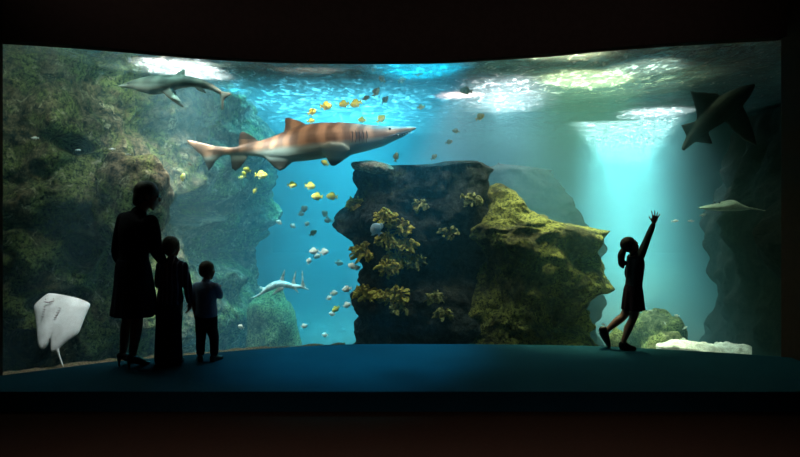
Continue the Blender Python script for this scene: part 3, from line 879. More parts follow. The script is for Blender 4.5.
for s in (0, 1):
    for i in range(5):
        x, z = crop7(128 + 11 * s + (60 - 8 * i * 0.4) * s, 150 + 11 * i + 8 * s)
        bm = bmesh.new(); limb(bm, [(-0.012, 0, 0.002), (0, -0.002, 0), (0.012, 0, -0.002)], [0.002, 0.003, 0.002], 6, seg=6)
        g = from_bm('gill_slit', bm, M_GILL, ray); g.location = (x, -0.052, z)
bm = bmesh.new(); limb(bm, [(crop7(118, 0)[0], 0, crop7(0, 124)[1]), (crop7(140, 0)[0], -0.003, crop7(0, 128)[1]), (crop7(164, 0)[0], 0, crop7(0, 122)[1])], [0.003, 0.006, 0.003], 10, seg=6)
g = from_bm('mouth', bm, M_GILL, ray); g.location.y = -0.046
for cx in (122, 158):
    bm = bmesh.new(); ball(bm, (0, 0, 0), (0.007, 0.003, 0.005), seg=10); g = from_bm('nostril', bm, M_GILL, ray); g.location = (*crop7(cx, 112)[:1], -0.042, crop7(0, 112)[1])

# ---- dark shark seen from below at upper right (banking) ------------------------------------
D6 = 7.6
def pp(px, py): return ((px - 715) / F * D6, (118 - py) / F * D6)
bm = bmesh.new()
limb(bm, [(*pp(684, 148)[:1], 0, pp(684, 148)[1]), (pp(690, 138)[0], 0, pp(690, 138)[1]), (pp(698, 130)[0], 0, pp(698, 130)[1]), (pp(710, 119)[0], 0, pp(710, 119)[1]), (pp(725, 107)[0], 0, pp(725, 107)[1]), (pp(742, 94)[0], 0, pp(742, 94)[1]), (pp(753, 86)[0], 0, pp(753, 86)[1])],
     [(0.03, 0.02), (0.05, 0.05), (0.085, 0.09), (0.12, 0.13), (0.14, 0.15), (0.10, 0.10), (0.03, 0.03)], 30, Vector((0, 1, 0)), 18)
for o_ in ([(712, 122), (697, 121), (696, 110), (693, 100), (690, 91), (702, 92), (716, 93), (728, 100)],
           [(720, 114), (740, 100), (748, 116), (754, 134), (757, 146), (744, 140), (732, 130)],
           [(703, 120), (692, 122), (681, 125), (684, 131), (687, 137), (696, 136)],
           [(696, 134), (706, 124), (709, 134), (713, 144), (703, 143), (694, 142)],
           [(692, 136), (684, 141), (681, 149), (684, 151), (690, 146), (697, 141)]):
    blade(bm, [pp(*q) for q in o_], 0.05)
k = N('unlit_shark_skin'); c = k.coord(); q = k.noise(c, 6, 4)  # near-black colour stands in for the unlit silhouette
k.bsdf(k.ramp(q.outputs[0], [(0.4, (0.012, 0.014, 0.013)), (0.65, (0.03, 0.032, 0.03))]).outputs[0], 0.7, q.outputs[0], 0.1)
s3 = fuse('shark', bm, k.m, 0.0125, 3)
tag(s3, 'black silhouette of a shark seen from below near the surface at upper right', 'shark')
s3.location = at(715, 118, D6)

# ---- pale ray under the surface, right ---------------------------------------------------------
D7 = 8.2
def p7(px, py): return ((px - 728) / F * D7, (206 - py) / F * D7)
bm = bmesh.new()
ol = [(697, 208), (708, 205), (718, 203.5), (727, 200.5), (733, 200), (738, 203), (746, 206.5), (752, 208.5), (742, 210.5), (728, 211), (712, 210.5)]
op, _ = smooth_path([(*p7(*q), 0) for q in ol + ol[:1]], [1] * (len(ol) + 1), 60)
blade(bm, [(q.x, q.y) for q in op[:-1]], 0.34, rim=0.12)
limb(bm, [(p7(748, 208)[0], 0, p7(0, 208)[1]), (p7(757, 209)[0], 0, p7(0, 209.2)[1]), (p7(767, 211)[0], 0, p7(0, 211)[1])], [0.018, 0.013, 0.008], 10, seg=8)
pr = fuse('ray', bm, plain('pale_ray_skin', (0.55, 0.56, 0.52), 0.6, 0.3, 9), 0.011, 3)
tag(pr, 'flat pale ray with a thin tail gliding in dark water, far right', 'ray')
pr.location = at(728, 206, D7)
for s in (-1, 1): eye(pr, (p7(714, 0)[0], 0.06 * s - 0.08, p7(0, 202.5)[1] + 0.0), 0.012, M_EYE)

# ================================================================ SMALL FISH
def fish_mesh(name, L, H, W, m, tailh=0.75, fork=0.3, deep=0.42):
    bm = bmesh.new()
    prof = [(0.5, 0.02, 0.02), (0.46, 0.3, 0.35), (0.36, 0.68, 0.75), (0.2, 0.96, 1.0), (0.02, 1.0, 0.95), (-0.14, 0.8, 0.7), (-0.26, 0.45, 0.4), (-0.33, 0.24, 0.2)]
    loft(bm, [(x * L, 0, 0) for x, a, b in prof], [(W / 2 * b, H / 2 * a) for x, a, b in prof], Vector((0, 1, 0)), 14)
    T = H * tailh / 2
    blade(bm, [(-0.31 * L, 0.10 * H), (-0.40 * L, T * 0.7), (-0.5 * L, T), (-(0.5 - 0.1 * fork) * L, T * 0.35), (-(0.5 - 0.16 * fork) * L, 0), (-(0.5 - 0.1 * fork) * L, -T * 0.35), (-0.5 * L, -T), (-0.40 * L, -T * 0.7), (-0.31 * L, -0.10 * H)], W * 0.16)
    blade(bm, [(0.22 * L, 0.44 * H), (0.12 * L, 0.66 * H), (-0.06 * L, 0.66 * H), (-0.2 * L, 0.50 * H), (-0.24 * L, 0.24 * H), (0, 0.4 * H)], W * 0.16)
    blade(bm, [(0.0, -0.42 * H), (-0.08 * L, -0.64 * H), (-0.2 * L, -0.50 * H), (-0.24 * L, -0.24 * H)], W * 0.16)
    for s in (-1, 1):
        blade(bm, [(0.2 * L, -0.02 * H), (0.10 * L, 0.10 * H), (0.0, 0.02 * H), (0.02 * L, -0.16 * H), (0.14 * L, -0.14 * H)], W * 0.12, Matrix.Translation((0, s * W * 0.52, 0)) @ Matrix.Rotation(0.3 * s, 4, 'Z'))
    bmesh.ops.recalc_face_normals(bm, faces=bm.faces[:])
    me = bpy.data.meshes.new(name); bm.to_mesh(me); bm.free()
    me.polygons.foreach_set('use_smooth', [True] * len(me.polygons)); me.materials.append(m)
    return me


def fish_mat(name, a, b, scale=0.0, rough=0.4):
    k = N(name); c = k.coord('Generated')
    sp = k.n('ShaderNodeSeparateXYZ'); k.l(c, sp.inputs[0])
    nz = k.noise(c, 4, 3)
    f = k.math('ADD', sp.outputs[2], k.math('MULTIPLY', nz.outputs[0], 0.2))
    if scale:
        f = k.math('ADD', f, k.math('MULTIPLY', k.math('SINE', k.math('MULTIPLY', sp.outputs[0], scale)), 0.16))
    col = k.ramp(f, [(0.34, b), (0.62, a)])
    k.bsdf(col.outputs[0], rough, spec=0.4)
    return k.m


ME_Y = fish_mesh('yellow_fish', 0.15, 0.085, 0.045, fish_mat('yellow_scales', (0.82, 0.80, 0.13), (0.88, 0.88, 0.5), 26))
ME_W = fish_mesh('pale_fish', 0.10, 0.06, 0.03, fish_mat('silver_scales', (0.75, 0.80, 0.72), (0.9, 0.9, 0.88)))
ME_D = fish_mesh('olive_fish', 0.17, 0.085, 0.05, fish_mat('olive_scales', (0.16, 0.15, 0.06), (0.35, 0.32, 0.14), 22))
ME_S = fish_mesh('silver_minnow', 0.11, 0.032, 0.02, fish_mat('minnow_scales', (0.8, 0.85, 0.85), (0.9, 0.92, 0.92)), 1.0, 0.6)
KIND = {'y': (ME_Y, 'yellow_fish', 'small yellow fish around the big shark'), 'w': (ME_W, 'pale_fish', 'small pale fish in the open water'),
        'd': (ME_D, 'olive_fish', 'dark olive fish below the surface'), 's': (ME_S, 'silver_minnow', 'silver minnows')}

# kind, x, y, distance, size in photo pixels, heading (deg, 0 = right, 180 = left), pitch deg, label
FISH = [
 ('y', 312, 112, 7.9, 10, 20, 25, 'yellow fish at the left end of the row above the big shark\'s back'),
 ('y', 326, 106, 8.0, 13, 10, 0, 'plump yellow fish second from the left in the row above the shark\'s back'),
 ('y', 344, 104, 8.0, 11, 150, -8, 'yellow fish in the middle of the row above the shark\'s back, facing left'),
 ('y', 356, 103.5, 7.9, 13, 200, -16, 'largest bright yellow fish in the row above the shark\'s back'),
 ('d', 366, 98, 8.2, 8, 30, 25, 'tiny olive fish just right of the largest yellow fish above the shark'),
 ('d', 376, 92, 8.0, 11, 30, 55, 'olive fish swimming steeply up, above the middle of the shark\'s back'),
 ('d', 382, 79, 8.0, 10, 160, 40, 'olive fish just below the surface, left of the glare'),
 ('d', 374, 69, 8.2, 9, 30, 70, 'olive fish nose-up against the top edge of the window'),
 ('d', 385, 100, 8.4, 10, 20, 50, 'olive fish with nose up, lowest of those over the shark\'s gills'),
 ('y', 402, 80, 8.3, 9, 20, 20, 'pale yellow fish below the surface, midway between two olive fish'),
 ('d', 419, 72, 7.8, 13, 20, 10, 'dark olive fish touching the top edge of the window left of the glare'),
 ('d', 421, 107, 7.8, 9, 15, 8, 'dark fish hovering right above the shark\'s snout'),
 ('d', 466, 91, 7.9, 13, 190, 6, 'dark fish crossing the left half of the white surface glare'),
 ('d', 480, 117, 7.9, 11, 25, 30, 'dark fish in the hazy beam below the white surface glare'),
 ('d', 456, 131, 8.6, 8, 190, 10, 'faint olive fish in the hazy light beam above the dark pillar, uppermost of three'),
 ('d', 449, 142, 8.6, 8, 10, 15, 'faint olive fish in the hazy light beam above the dark pillar, middle of three'),
 ('d', 434, 157, 8.4, 8, 20, 40, 'faint olive fish low in the hazy beam just over the pillar\'s top'),
 ('y', 362, 120, 8.1, 9, 160, 0, 'yellow fish half hidden behind the shark\'s back, left one'),
 ('y', 381, 119, 8.1, 11, 30, 40, 'yellow fish peeping over the shark\'s back towards its head'),
 ('y', 311, 121, 8.1, 8, 20, 10, 'yellow fish close above the shark\'s first dorsal fin'),
 ('d', 396, 157, 7.4, 11, 80, 78, 'olive fish hanging nose-up below the shark\'s head'),
 ('y', 325, 163, 7.35, 9, 170, 30, 'yellow fish touching the rear of the shark\'s pectoral fin'),
 ('y', 261, 175, 7.5, 13, 15, 0, 'bright yellow fish under the shark\'s rear belly, right of the anal fin'),
 ('y', 247, 170, 7.8, 9, 160, 20, 'yellow fish just behind the shark\'s anal fin'),
 ('y', 244, 174, 8.0, 7, 150, 60, 'little yellow fish tucked below the shark\'s anal fin'),
 ('y', 255, 191, 8.0, 7, 200, -60, 'small yellow fish nose-down below the shark\'s pelvic fins'),
 ('y', 183, 177, 7.4, 9, 80, 80, 'yellow fish hanging upright at the left, below the shark\'s tail'),
 ('y', 292, 185, 7.6, 10, 10, 0, 'yellow fish in open water, left one of two side by side below the belly'),
 ('y', 310, 186, 7.6, 12, 10, -4, 'yellow fish in open water, right one of two side by side below the belly'),
 ('y', 317, 196.5, 7.6, 12, 190, 4, 'yellow fish, left one of a nose-to-tail pair above the pale school'),
 ('y', 332, 196.5, 7.6, 12, 190, 4, 'yellow fish, right one of a nose-to-tail pair above the pale school'),
 ('w', 304, 209, 8.2, 9, 20, 40, 'pale fish nose-up below the nose-to-tail yellow pair'),
 ('w', 301, 214, 8.4, 7, 30, 10, 'tiny pale fish just under the nose-up pale fish'),
 ('w', 325, 214, 8.2, 9, 200, 50, 'pale fish standing head-down beside the pillar\'s upper left, leftmost of a trio'),
 ('w', 328, 220.5, 8.1, 8, 170, 0, 'pale fish in the middle of the trio left of the pillar'),
 ('w', 336, 220.5, 8.1, 7, 10, 10, 'pale fish nearest the pillar\'s left bulge'),
 ('d', 313, 233, 8.4, 9, 20, 35, 'little dark fish among the pale school left of the pillar'),
 ('w', 307, 224, 8.6, 7, 80, 60, 'tiny pale fish above the little dark fish'),
 ('w', 293, 226, 8.8, 7, 210, 30, 'lone tiny pale fish above the guitarfish\'s tail, right of the wall corner'),
 ('w', 279, 222.5, 8.8, 7, 160, 30, 'lone tiny pale fish over the guitarfish, furthest left of the school'),
 ('w', 314, 251, 8.1, 10, 160, -10, 'plump white fish, left one of the bright trio'),
 ('w', 324, 252, 8.1, 10, 20, 10, 'plump white fish, right one of the bright trio'),
 ('w', 317.5, 256, 8.2, 8, 190, -30, 'white fish tucked between and below the bright pair'),
 ('w', 309, 261, 8.2, 8, 70, 70, 'white fish head-up just left below the bright trio'),
 ('w', 339, 263, 8.6, 9, 10, 0, 'hazy pale fish right below the bright trio'),
 ('w', 352, 266, 8.0, 9, 200, 20, 'pale fish at the pillar\'s narrow waist, left one of two'),
 ('w', 357, 268, 7.7, 7, 20, 20, 'pale fish at the pillar\'s narrow waist, right one of two'),
 ('w', 334, 293, 8.3, 8, 10, 10, 'pale fish low down, right of the guitarfish\'s tail'),
 ('w', 347, 289, 8.0, 10, 170, -10, 'chunky white fish beside the pillar\'s low yellow weed'),
 ('w', 329, 298, 8.4, 7, 30, 20, 'pale fish slightly below the guitarfish\'s tail level, leftmost of the low group'),
 ('y', 336, 309, 8.2, 9, 200, -30, 'yellowish fish in the low group left of the pillar base'),
 ('w', 347, 305, 8.0, 9, 20, 25, 'white fish in the low group touching the pillar base outline'),
 ('w', 332, 314, 8.6, 7, 160, 10, 'tiny pale fish lowest in the group left of the pillar base'),
 ('w', 304, 326, 8.4, 7, 20, 15, 'tiny pale fish near the bottom, right of the blunt green boulder'),
 ('w', 325, 335, 8.8, 7, 170, 0, 'tiny pale fish lowest of all, near the gravel left of the pillar'),
 ('w', 241, 327, 7.5, 7, 200, 20, 'pale fish low over the gravel, right of the small child'),
 ('y', 241, 177.5, 8.4, 6, 20, 0, 'minute yellow fish left of the one under the anal fin'),
 ('s', 35, 138, 6.05, 8, 175, 0, 'silver minnow over the rock wall, furthest left'),
 ('s', 78, 150, 6.3, 6, 10, 0, 'silver minnow over the dark crevice, second from the left'),
 ('s', 112, 149, 6.3, 7, 170, 0, 'silver minnow above the big rounded boulder'),
 ('s', 128, 154.5, 6.35, 6, 10, 0, 'silver minnow right above the woman\'s head, left one'),
 ('s', 163, 154, 6.4, 6, 165, 0, 'silver minnow up right of the woman\'s head'),
 ('s', 184, 158.5, 6.6, 6, 20, -10, 'silver minnow below the shark\'s tail tip, upper one of two'),
 ('s', 190, 164, 6.6, 6, 200, 20, 'silver minnow below the shark\'s tail tip, lower one of two'),
 ('s', 675, 221, 7.6, 8, 10, 5, 'silver minnow in green water right of the girl\'s raised hand'),
 ('s', 691, 221, 8.2, 7, 170, 0, 'silver minnow left below the pale ray'),
 ('s', 703, 215, 8.4, 8, 20, 8, 'silver minnow close under the pale ray\'s left wing'),
 ('s', 600, 331.5, 7.0, 6, 30, 20, 'silver minnow just left of the girl\'s rear shoe'),
 ('s', 604, 324.5, 7.2, 5, 150, 20, 'silver minnow above the girl\'s rear shoe'),
 ('s', 650, 311, 7.3, 6, 10, 0, 'silver minnow above the sunlit green boulder'),
 ('s', 665, 323.5, 7.2, 5, 100, 60, 'silver minnow in front of the sunlit green boulder'),
 ('s', 677, 315.5, 7.4, 6, 190, 10, 'silver minnow right above the low rounded green rock'),
 ('s', 685, 328, 7.2, 6, 20, 30, 'silver minnow right of the low rounded green rock'),
 ('s', 683, 339, 6.9, 7, 10, 0, 'silver minnow low over the left end of the white sand'),
 ('s', 717, 343, 6.8, 7, 170, 0, 'silver minnow skimming the middle of the white sand'),
]
for kd, x, y, d, s, hd, pt, lab in FISH:
    me, nm, grp = KIND[kd]
    o = bpy.data.objects.new(nm, me); link(o)
    L = {'y': 0.15, 'w': 0.10, 'd': 0.17, 's': 0.11}[kd]
    ch = abs(math.cos(math.radians(hd)))
    o.location = at(x, y, d)
    sc_ = s / F * d / L * (1.0 if ch > 0.5 else 0.9)
    o.scale = (sc_, sc_, sc_)
    right = math.cos(math.radians(hd)) >= 0
    # yaw about Z for heading, pitch raises the nose
    yaw = random.uniform(-0.35, 0.35) + (0 if right else PI)
    o.rotation_euler = (Euler((0, 0, yaw)).to_matrix() @ Euler((0, -math.radians(pt), 0)).to_matrix()).to_euler()
    tag(o, lab, 'fish', grp)

# white triangular fish in front of the pillar
me = fish_mesh('white_fish', 0.16, 0.15, 0.035, fish_mat('white_scales', (0.55, 0.72, 0.8), (0.9, 0.93, 0.95)), 0.5)
o = link(bpy.data.objects.new('white_fish', me)); o.location = at(376.5, 229.5, 7.0); o.rotation_euler = (0, -0.9, 2.9)
tag(o, 'white triangular fish in front of the dark pillar\'s weeds', 'fish')

# ================================================================ SEAWEED on the pillar
def weed_mat(name, a, b):
    k = N(name); c = k.coord(); q = k.noise(c, 30, 3)
    k.bsdf(k.ramp(q.outputs[0], [(0.35, a), (0.65, b)]).outputs[0], 0.7, q.outputs[0], 0.3, 0.01)
    return k.m


M_WEED = weed_mat('golden_weed', (0.28, 0.20, 0.03), (0.75, 0.58, 0.10))
M_WEED2 = weed_mat('olive_weed', (0.14, 0.13, 0.04), (0.40, 0.36, 0.12))


def weed_mesh(seed, n, spread):
    """ragged tuft of curled fronds growing out of one holdfast"""
    rnd = random.Random(seed)
    bm = bmesh.new()
    ball(bm, (0, 0.015, 0), (0.03, 0.025, 0.025), seg=8)
    for i in range(int(n * 1.7)):
        a = rnd.uniform(0, 2 * PI); r = spread * 1.15 * math.sqrt(rnd.random())
        tip = Vector((r * math.cos(a) * 1.3, -rnd.uniform(0.02, 0.11), r * math.sin(a) * 0.8 + rnd.uniform(0, 0.03)))
        root = Vector((tip.x * rnd.uniform(0.1, 0.5), 0.02, tip.z * rnd.uniform(0.1, 0.5)))
        mid = (root + tip) / 2 + Vector((rnd.uniform(-0.03, 0.03), -0.03, rnd.uniform(0.0, 0.04)))
        w = rnd.uniform(0.013, 0.03); th = 0.0035
        sd = Vector((rnd.uniform(-1, 1), rnd.uniform(-0.5, 0.5), rnd.uniform(-1, 1))).normalized()
        limb(bm, [root, mid, tip, tip + Vector((rnd.uniform(-0.03, 0.03), -0.01, -rnd.uniform(0, 0.03)))],
             [(w * 0.3, th), (w * rnd.uniform(0.7, 1.1), th), (w, th), (w * rnd.uniform(0.2, 0.6), th)], 8, sd, 6)
    bmesh.ops.recalc_face_normals(bm, faces=bm.faces[:])
    me = bpy.data.meshes.new('seaweed'); bm.to_mesh(me); bm.free()
    me.polygons.foreach_set('use_smooth', [True] * len(me.polygons))
    return me


WEEDS = [
 (357, 206, 26, 8, 'g', 'golden weed tuft highest on the pillar\'s left edge'),
 (384, 218, 24, 9, 'g', 'golden weed tuft above the white triangular fish'),
 (402, 229, 30, 10, 'g', 'golden weed tuft just right of the white triangular fish'),
 (421, 206, 14, 7, 'o', 'olive weed tuft high on the pillar\'s middle'),
 (366, 253, 32, 13, 'g', 'golden weed tuft on the pillar\'s left edge below the white triangular fish'),
 (387, 241, 28, 9, 'g', 'golden weed tuft right beneath the white triangular fish'),
 (400, 257, 38, 14, 'g', 'biggest golden weed tuft at the centre of the patch on the pillar'),
 (414, 262, 18, 8, 'o', 'olive weed tuft at the right end of the central weed patch'),
 (388, 269, 28, 9, 'g', 'golden weed tuft at the bottom of the central weed patch'),
 (364, 293, 26, 9, 'g', 'golden weed tuft low on the pillar\'s left edge, touching open water'),
 (378, 296, 18, 7, 'g', 'golden weed tuft second from the left in the low row on the pillar'),
 (396, 296, 28, 10, 'g', 'golden weed tuft third from the left in the low row on the pillar'),
 (398, 308, 16, 8, 'o', 'olive weed tuft under the third tuft of the low row'),
 (435, 299, 22, 8, 'o', 'olive weed tuft low on the pillar\'s right half, upper one'),
 (444, 315, 18, 7, 'o', 'olive weed tuft low on the pillar\'s right half, lower one'),
 (472, 201, 16, 8, 'o', 'olive weed tuft at the pillar\'s upper right'),
 (448, 234, 16, 8, 'o', 'olive weed tuft at mid height on the pillar\'s right half'),
 (407, 246, 20, 8, 'g', 'golden weed tuft between the white triangular fish and the biggest tuft'),
]
for i, (x, y, n, rpx, kd, lab) in enumerate(WEEDS):
    h = hit([T_A, T_B], x, y)
    if not h: continue
    me = weed_mesh(100 + i, n, rpx / F * h[0].y)
    me.materials.append(M_WEED if kd == 'g' else M_WEED2)
    o = link(bpy.data.objects.new('seaweed', me)); o.location = h[0] + h[1] * 0.005
    nn = h[1]; o.rotation_euler = (0, 0, math.atan2(nn.x, -nn.y) * 0.7)
    tag(o, lab, 'seaweed', 'weed tufts on the dark pillar')
# ================================================================ PEOPLE
def frame(fwd, up):
    """axes matrix: local x right, y forward, z up"""
    f = Vector(fwd).normalized(); u = Vector(up); r = f.cross(u).normalized(); u = r.cross(f).normalized()
    return Matrix((r, f, u)).transposed().to_4x4()


def head(bm, c, h, fwd, up=(0, 0, 1)):
    """whole head with face; h = chin-to-crown height"""
    M = Matrix.Translation(Vector(c)) @ frame(fwd, up)
    ball(bm, (0, -0.06 * h, 0.14 * h), (0.36 * h, 0.44 * h, 0.37 * h), M)               # cranium
    limb(bm, [(0, 0.08 * h, 0.12 * h), (0, 0.16 * h, -0.12 * h), (0, 0.20 * h, -0.34 * h), (0, 0.24 * h, -0.46 * h)],
         [(0.31 * h, 0.27 * h), (0.29 * h, 0.24 * h), (0.21 * h, 0.17 * h), (0.10 * h, 0.08 * h)], 12, Vector((1, 0, 0)), 16, M)   # face and jaw
    limb(bm, [(0, 0.36 * h, 0.06 * h), (0, 0.44 * h, -0.07 * h), (0, 0.45 * h, -0.12 * h)], [(0.035 * h, 0.03 * h), (0.06 * h, 0.05 * h), (0.075 * h, 0.04 * h)], 6, seg=8, M=M)   # nose
    limb(bm, [(-0.16 * h, 0.33 * h, 0.1 * h), (0, 0.38 * h, 0.11 * h), (0.16 * h, 0.33 * h, 0.1 * h)], [0.04 * h, 0.045 * h, 0.04 * h], 8, Vector((0, 0, 1)), 8, M)  # brow
    for z, r in ((-0.225, 0.035), (-0.275, 0.04)):
        limb(bm, [(-0.09 * h, 0.33 * h, z * h), (0, 0.385 * h, z * h), (0.09 * h, 0.33 * h, z * h)], [0.02 * h, r * h, 0.02 * h], 8, Vector((0, 0, 1)), 8, M)           # lips
    for s in (-1, 1):
        ball(bm, (0.355 * h * s, -0.02 * h, -0.02 * h), (0.04 * h, 0.075 * h, 0.12 * h), M, Euler((0.2, 0, 0.35 * s)))   # ears
        ball(bm, (0.17 * h * s, 0.26 * h, -0.1 * h), (0.11 * h, 0.1 * h, 0.1 * h), M)      # cheeks
    return M


def eyes(parent, M, h):
    for s in (-1, 1):
        bm = bmesh.new(); ball(bm, M @ Vector((0.145 * h * s, 0.325 * h, 0.02 * h)), 0.05 * h, seg=10)
        from_bm('eye', bm, M_EYE, parent)


def hand(bm, wrist, direction, normal, L, curl=0.35, spread=0.12, thumb=1, r=None):
    """palm, four unequal jointed fingers, thumb from the side of the palm. L = wrist to middle fingertip; normal = palm side"""
    d = Vector(direction).normalized(); nrm = Vector(normal); nrm = (nrm - d * nrm.dot(d)).normalized(); s = d.cross(nrm) * thumb
    w = Vector(wrist)
    pl = L * 0.5; pw = L * 0.24
    r = r or L * 0.048
    limb(bm, [w, w + d * pl * 0.5, w + d * pl * 0.95], [(pw * 0.62, L * 0.10), (pw * 0.95, L * 0.11), (pw, L * 0.08)], 8, s, 12)
    for i, (off, ln) in enumerate(((0.82, 0.46), (0.28, 0.52), (-0.28, 0.48), (-0.80, 0.38))):
        b = w + d * pl * 0.88 + s * pw * off * 0.92
        fl = L * ln
        a = spread * off * 1.6
        d0 = (d * math.cos(a) + s * math.sin(a)).normalized()
        d1 = (d0 * math.cos(curl * 0.7) + nrm * math.sin(curl * 0.7)).normalized()
        d2 = (d0 * math.cos(curl * 1.6) + nrm * math.sin(curl * 1.6)).normalized()
        p1 = b + d0 * fl * 0.12 + d1 * fl * 0.38; p2 = p1 + d2 * fl * 0.30; p3 = p2 + (d2 + nrm * curl * 0.3).normalized() * fl * 0.22
        limb(bm, [b - d * pl * 0.2, b, p1, p2, p3], [r, r * 1.1, r, r * 0.92, r * 0.78], 12, s, 8)
    tb = w + d * pl * 0.28 + s * pw * 0.75
    t1 = tb + (d * 0.62 + s * 0.75 + nrm * 0.2).normalized() * L * 0.2
    t2 = t1 + (d * 0.85 + s * 0.4 + nrm * 0.35).normalized() * L * 0.16
    limb(bm, [w + d * pl * 0.2 + s * pw * 0.3, tb, t1, t2], [r * 1.3, r * 1.4, r * 1.15, r * 0.85], 10, nrm, 8)


def shoe(bm, heel, toe, w, h, sole=0.012):
    """low shoe from heel to toe point along the ground plane it stands in"""
    a, b = Vector(heel), Vector(toe); v = b - a; L = v.length
    up = Vector((0, 0, 1)) - v.normalized() * v.normalized().z; up.normalize()
    side = v.cross(up).normalized()
    limb(bm, [a + v * 0.1 + up * h * 0.62, a + v * 0.3 + up * h * 0.58, a + v * 0.6 + up * h * 0.36, a + v * 0.88 + up * h * 0.27],
         [(w * 0.40, h * 0.58), (w * 0.42, h * 0.56), (w * 0.5, h * 0.34), (w * 0.40, h * 0.25)], 14, side, 14)
    limb(bm, [a + v * 0.08 + up * sole * .9, a + v * 0.4 + up * sole * .9, a + v * 0.7 + up * sole * .9, a + v * 0.93 + up * sole * .9],
         [(w * 0.42, sole), (w * 0.40, sole), (w * 0.52, sole), (w * 0.36, sole)], 14, side, 12)


SKIN = plain('skin', (0.26, 0.13, 0.09), 0.55, 0.12, 14, 0.3, 0.05)
DARKHAIR = plain('dark_hair', (0.018, 0.011, 0.008), 0.5, 0.4, 60, 0.3, 0.5)
BROWNHAIR = plain('brown_hair', (0.05, 0.026, 0.014), 0.5, 0.4, 60, 0.3, 0.5)
BLACKCLOTH = plain('black_cloth', (0.012, 0.012, 0.018), 0.9, 0.3, 90, 0.1, 0.3)
NAVY = plain('navy_cloth', (0.014, 0.016, 0.035), 0.9, 0.3, 90, 0.1, 0.3)
DARKLEATHER = plain('dark_leather', (0.01, 0.009, 0.009), 0.4, 0.3, 40, 0.4, 0.1)
BLUESHIRT = plain('blue_grey_shirt', (0.22, 0.30, 0.46), 0.9, 0.2, 70, 0.1, 0.3)
TIGHTS = plain('dark_tights', (0.016, 0.014, 0.017), 0.7, 0.2, 90, 0.2, 0.1)
PLUM = plain('dark_plum_cloth', (0.03, 0.015, 0.02), 0.9, 0.3, 70, 0.1, 0.3)
k = N('striped_jacket'); c = k.coord(); sp = k.n('ShaderNodeSeparateXYZ'); k.l(c, sp.inputs[0])
st = k.math('SINE', k.math('MULTIPLY', sp.outputs[0], 150.0)); st = k.math('ADD', k.math('MULTIPLY', st, 0.5), 0.5)
k.bsdf(k.ramp(st, [(0.75, (0.03, 0.028, 0.05)), (0.9, (0.25, 0.27, 0.40))]).outputs[0], 0.9, spec=0.1)
STRIPED = k.m
XA = Vector((1, 0, 0)); YA = Vector((0, 1, 0))


def person(loc, label, group=None):
    return empty('person', loc, label, 'person', group)


# ---------------------------------------------------------------- woman
yaw = math.radians(28)
SD = Vector((math.cos(yaw), -math.sin(yaw), 0)); FW = Vector((math.sin(yaw), math.cos(yaw), 0))
w_loc = at(133, 366.5, 942.0 / 171.5); w_loc.z = 0
W = person(w_loc, 'woman in dark jacket and flared knee-length skirt, hand on a child\'s shoulder', 'visitors watching the tank')
bm = bmesh.new()
torso = [(0.005, 0, 0.80), (0.0, 0, 0.90), (0.01, 0, 1.02), (0.02, 0, 1.14), (0.03, 0, 1.26), (0.035, 0, 1.35), (0.05, 0.0, 1.40)]
trad = [(0.15, 0.11), (0.165, 0.12), (0.125, 0.095), (0.14, 0.105), (0.165, 0.11), (0.16, 0.085), (0.06, 0.055)]
limb(bm, torso, trad, 30, SD, 22)
limb(bm, [(0.05, 0.0, 1.36), (0.075, 0.01, 1.43), (0.105, 0.02, 1.50)], [0.058, 0.05, 0.052], 8, SD)
hy = math.radians(68); hf = Vector((math.sin(hy), math.cos(hy), -0.14))
HM = head(bm, (0.125, 0.03, 1.56), 0.238, hf)
sl, sr = Vector((-0.105, 0.06, 1.345)), Vector((0.185, -0.06, 1.325))
el, wl = Vector((-0.165, 0.05, 1.03)), Vector((-0.12, 0.16, 0.84))
er, wr = Vector((0.215, -0.01, 1.06)), Vector((0.272, 0.01, 0.955))
limb(bm, [sl, (sl + el) / 2 + Vector((-0.01, 0, 0)), el, (el + wl) / 2, wl], [0.055, 0.045, 0.038, 0.036, 0.026], 16)
limb(bm, [sr, (sr + er) / 2 + Vector((0.01, 0, 0)), er, (er + wr) / 2, wr], [0.055, 0.045, 0.038, 0.035, 0.026], 16)
hand(bm, wl, (0.1, 0.3, -1), (0.9, 0.3, 0), 0.175, 0.5, 0.08, 1, 0.0085)
hand(bm, wr, (0.75, 0.25, -0.55), (0.1, 0.3, -1), 0.165, 0.35, 0.12, -1, 0.0085)
for hx, hyy, kx, ky, ax, ay in ((-0.075, 0.03, -0.07, 0.05, -0.105, 0.03), (0.075, -0.03, 0.045, -0.02, 0.02, -0.05)):
    limb(bm, [(hx, hyy, 0.84), (hx, hyy, 0.66), (kx, ky + 0.02, 0.47), (kx * 0.98 + ax * 0.05, ky - 0.02, 0.34), (ax, ay, 0.12), (ax, ay, 0.085)],
         [(0.09, 0.095), (0.075, 0.08), (0.052, 0.055), (0.053, 0.057), (0.032, 0.034), (0.034, 0.036)], 26)
    limb(bm, [(ax, ay - 0.015, 0.085), (ax + 0.03, ay + 0.05, 0.06), (ax + 0.065, ay + 0.10, 0.025)], [(0.034, 0.03), (0.036, 0.026), (0.03, 0.014)], 10)
fuse('body', bm, SKIN, 0.0065, 3, W)
eyes(W, HM, 0.238)
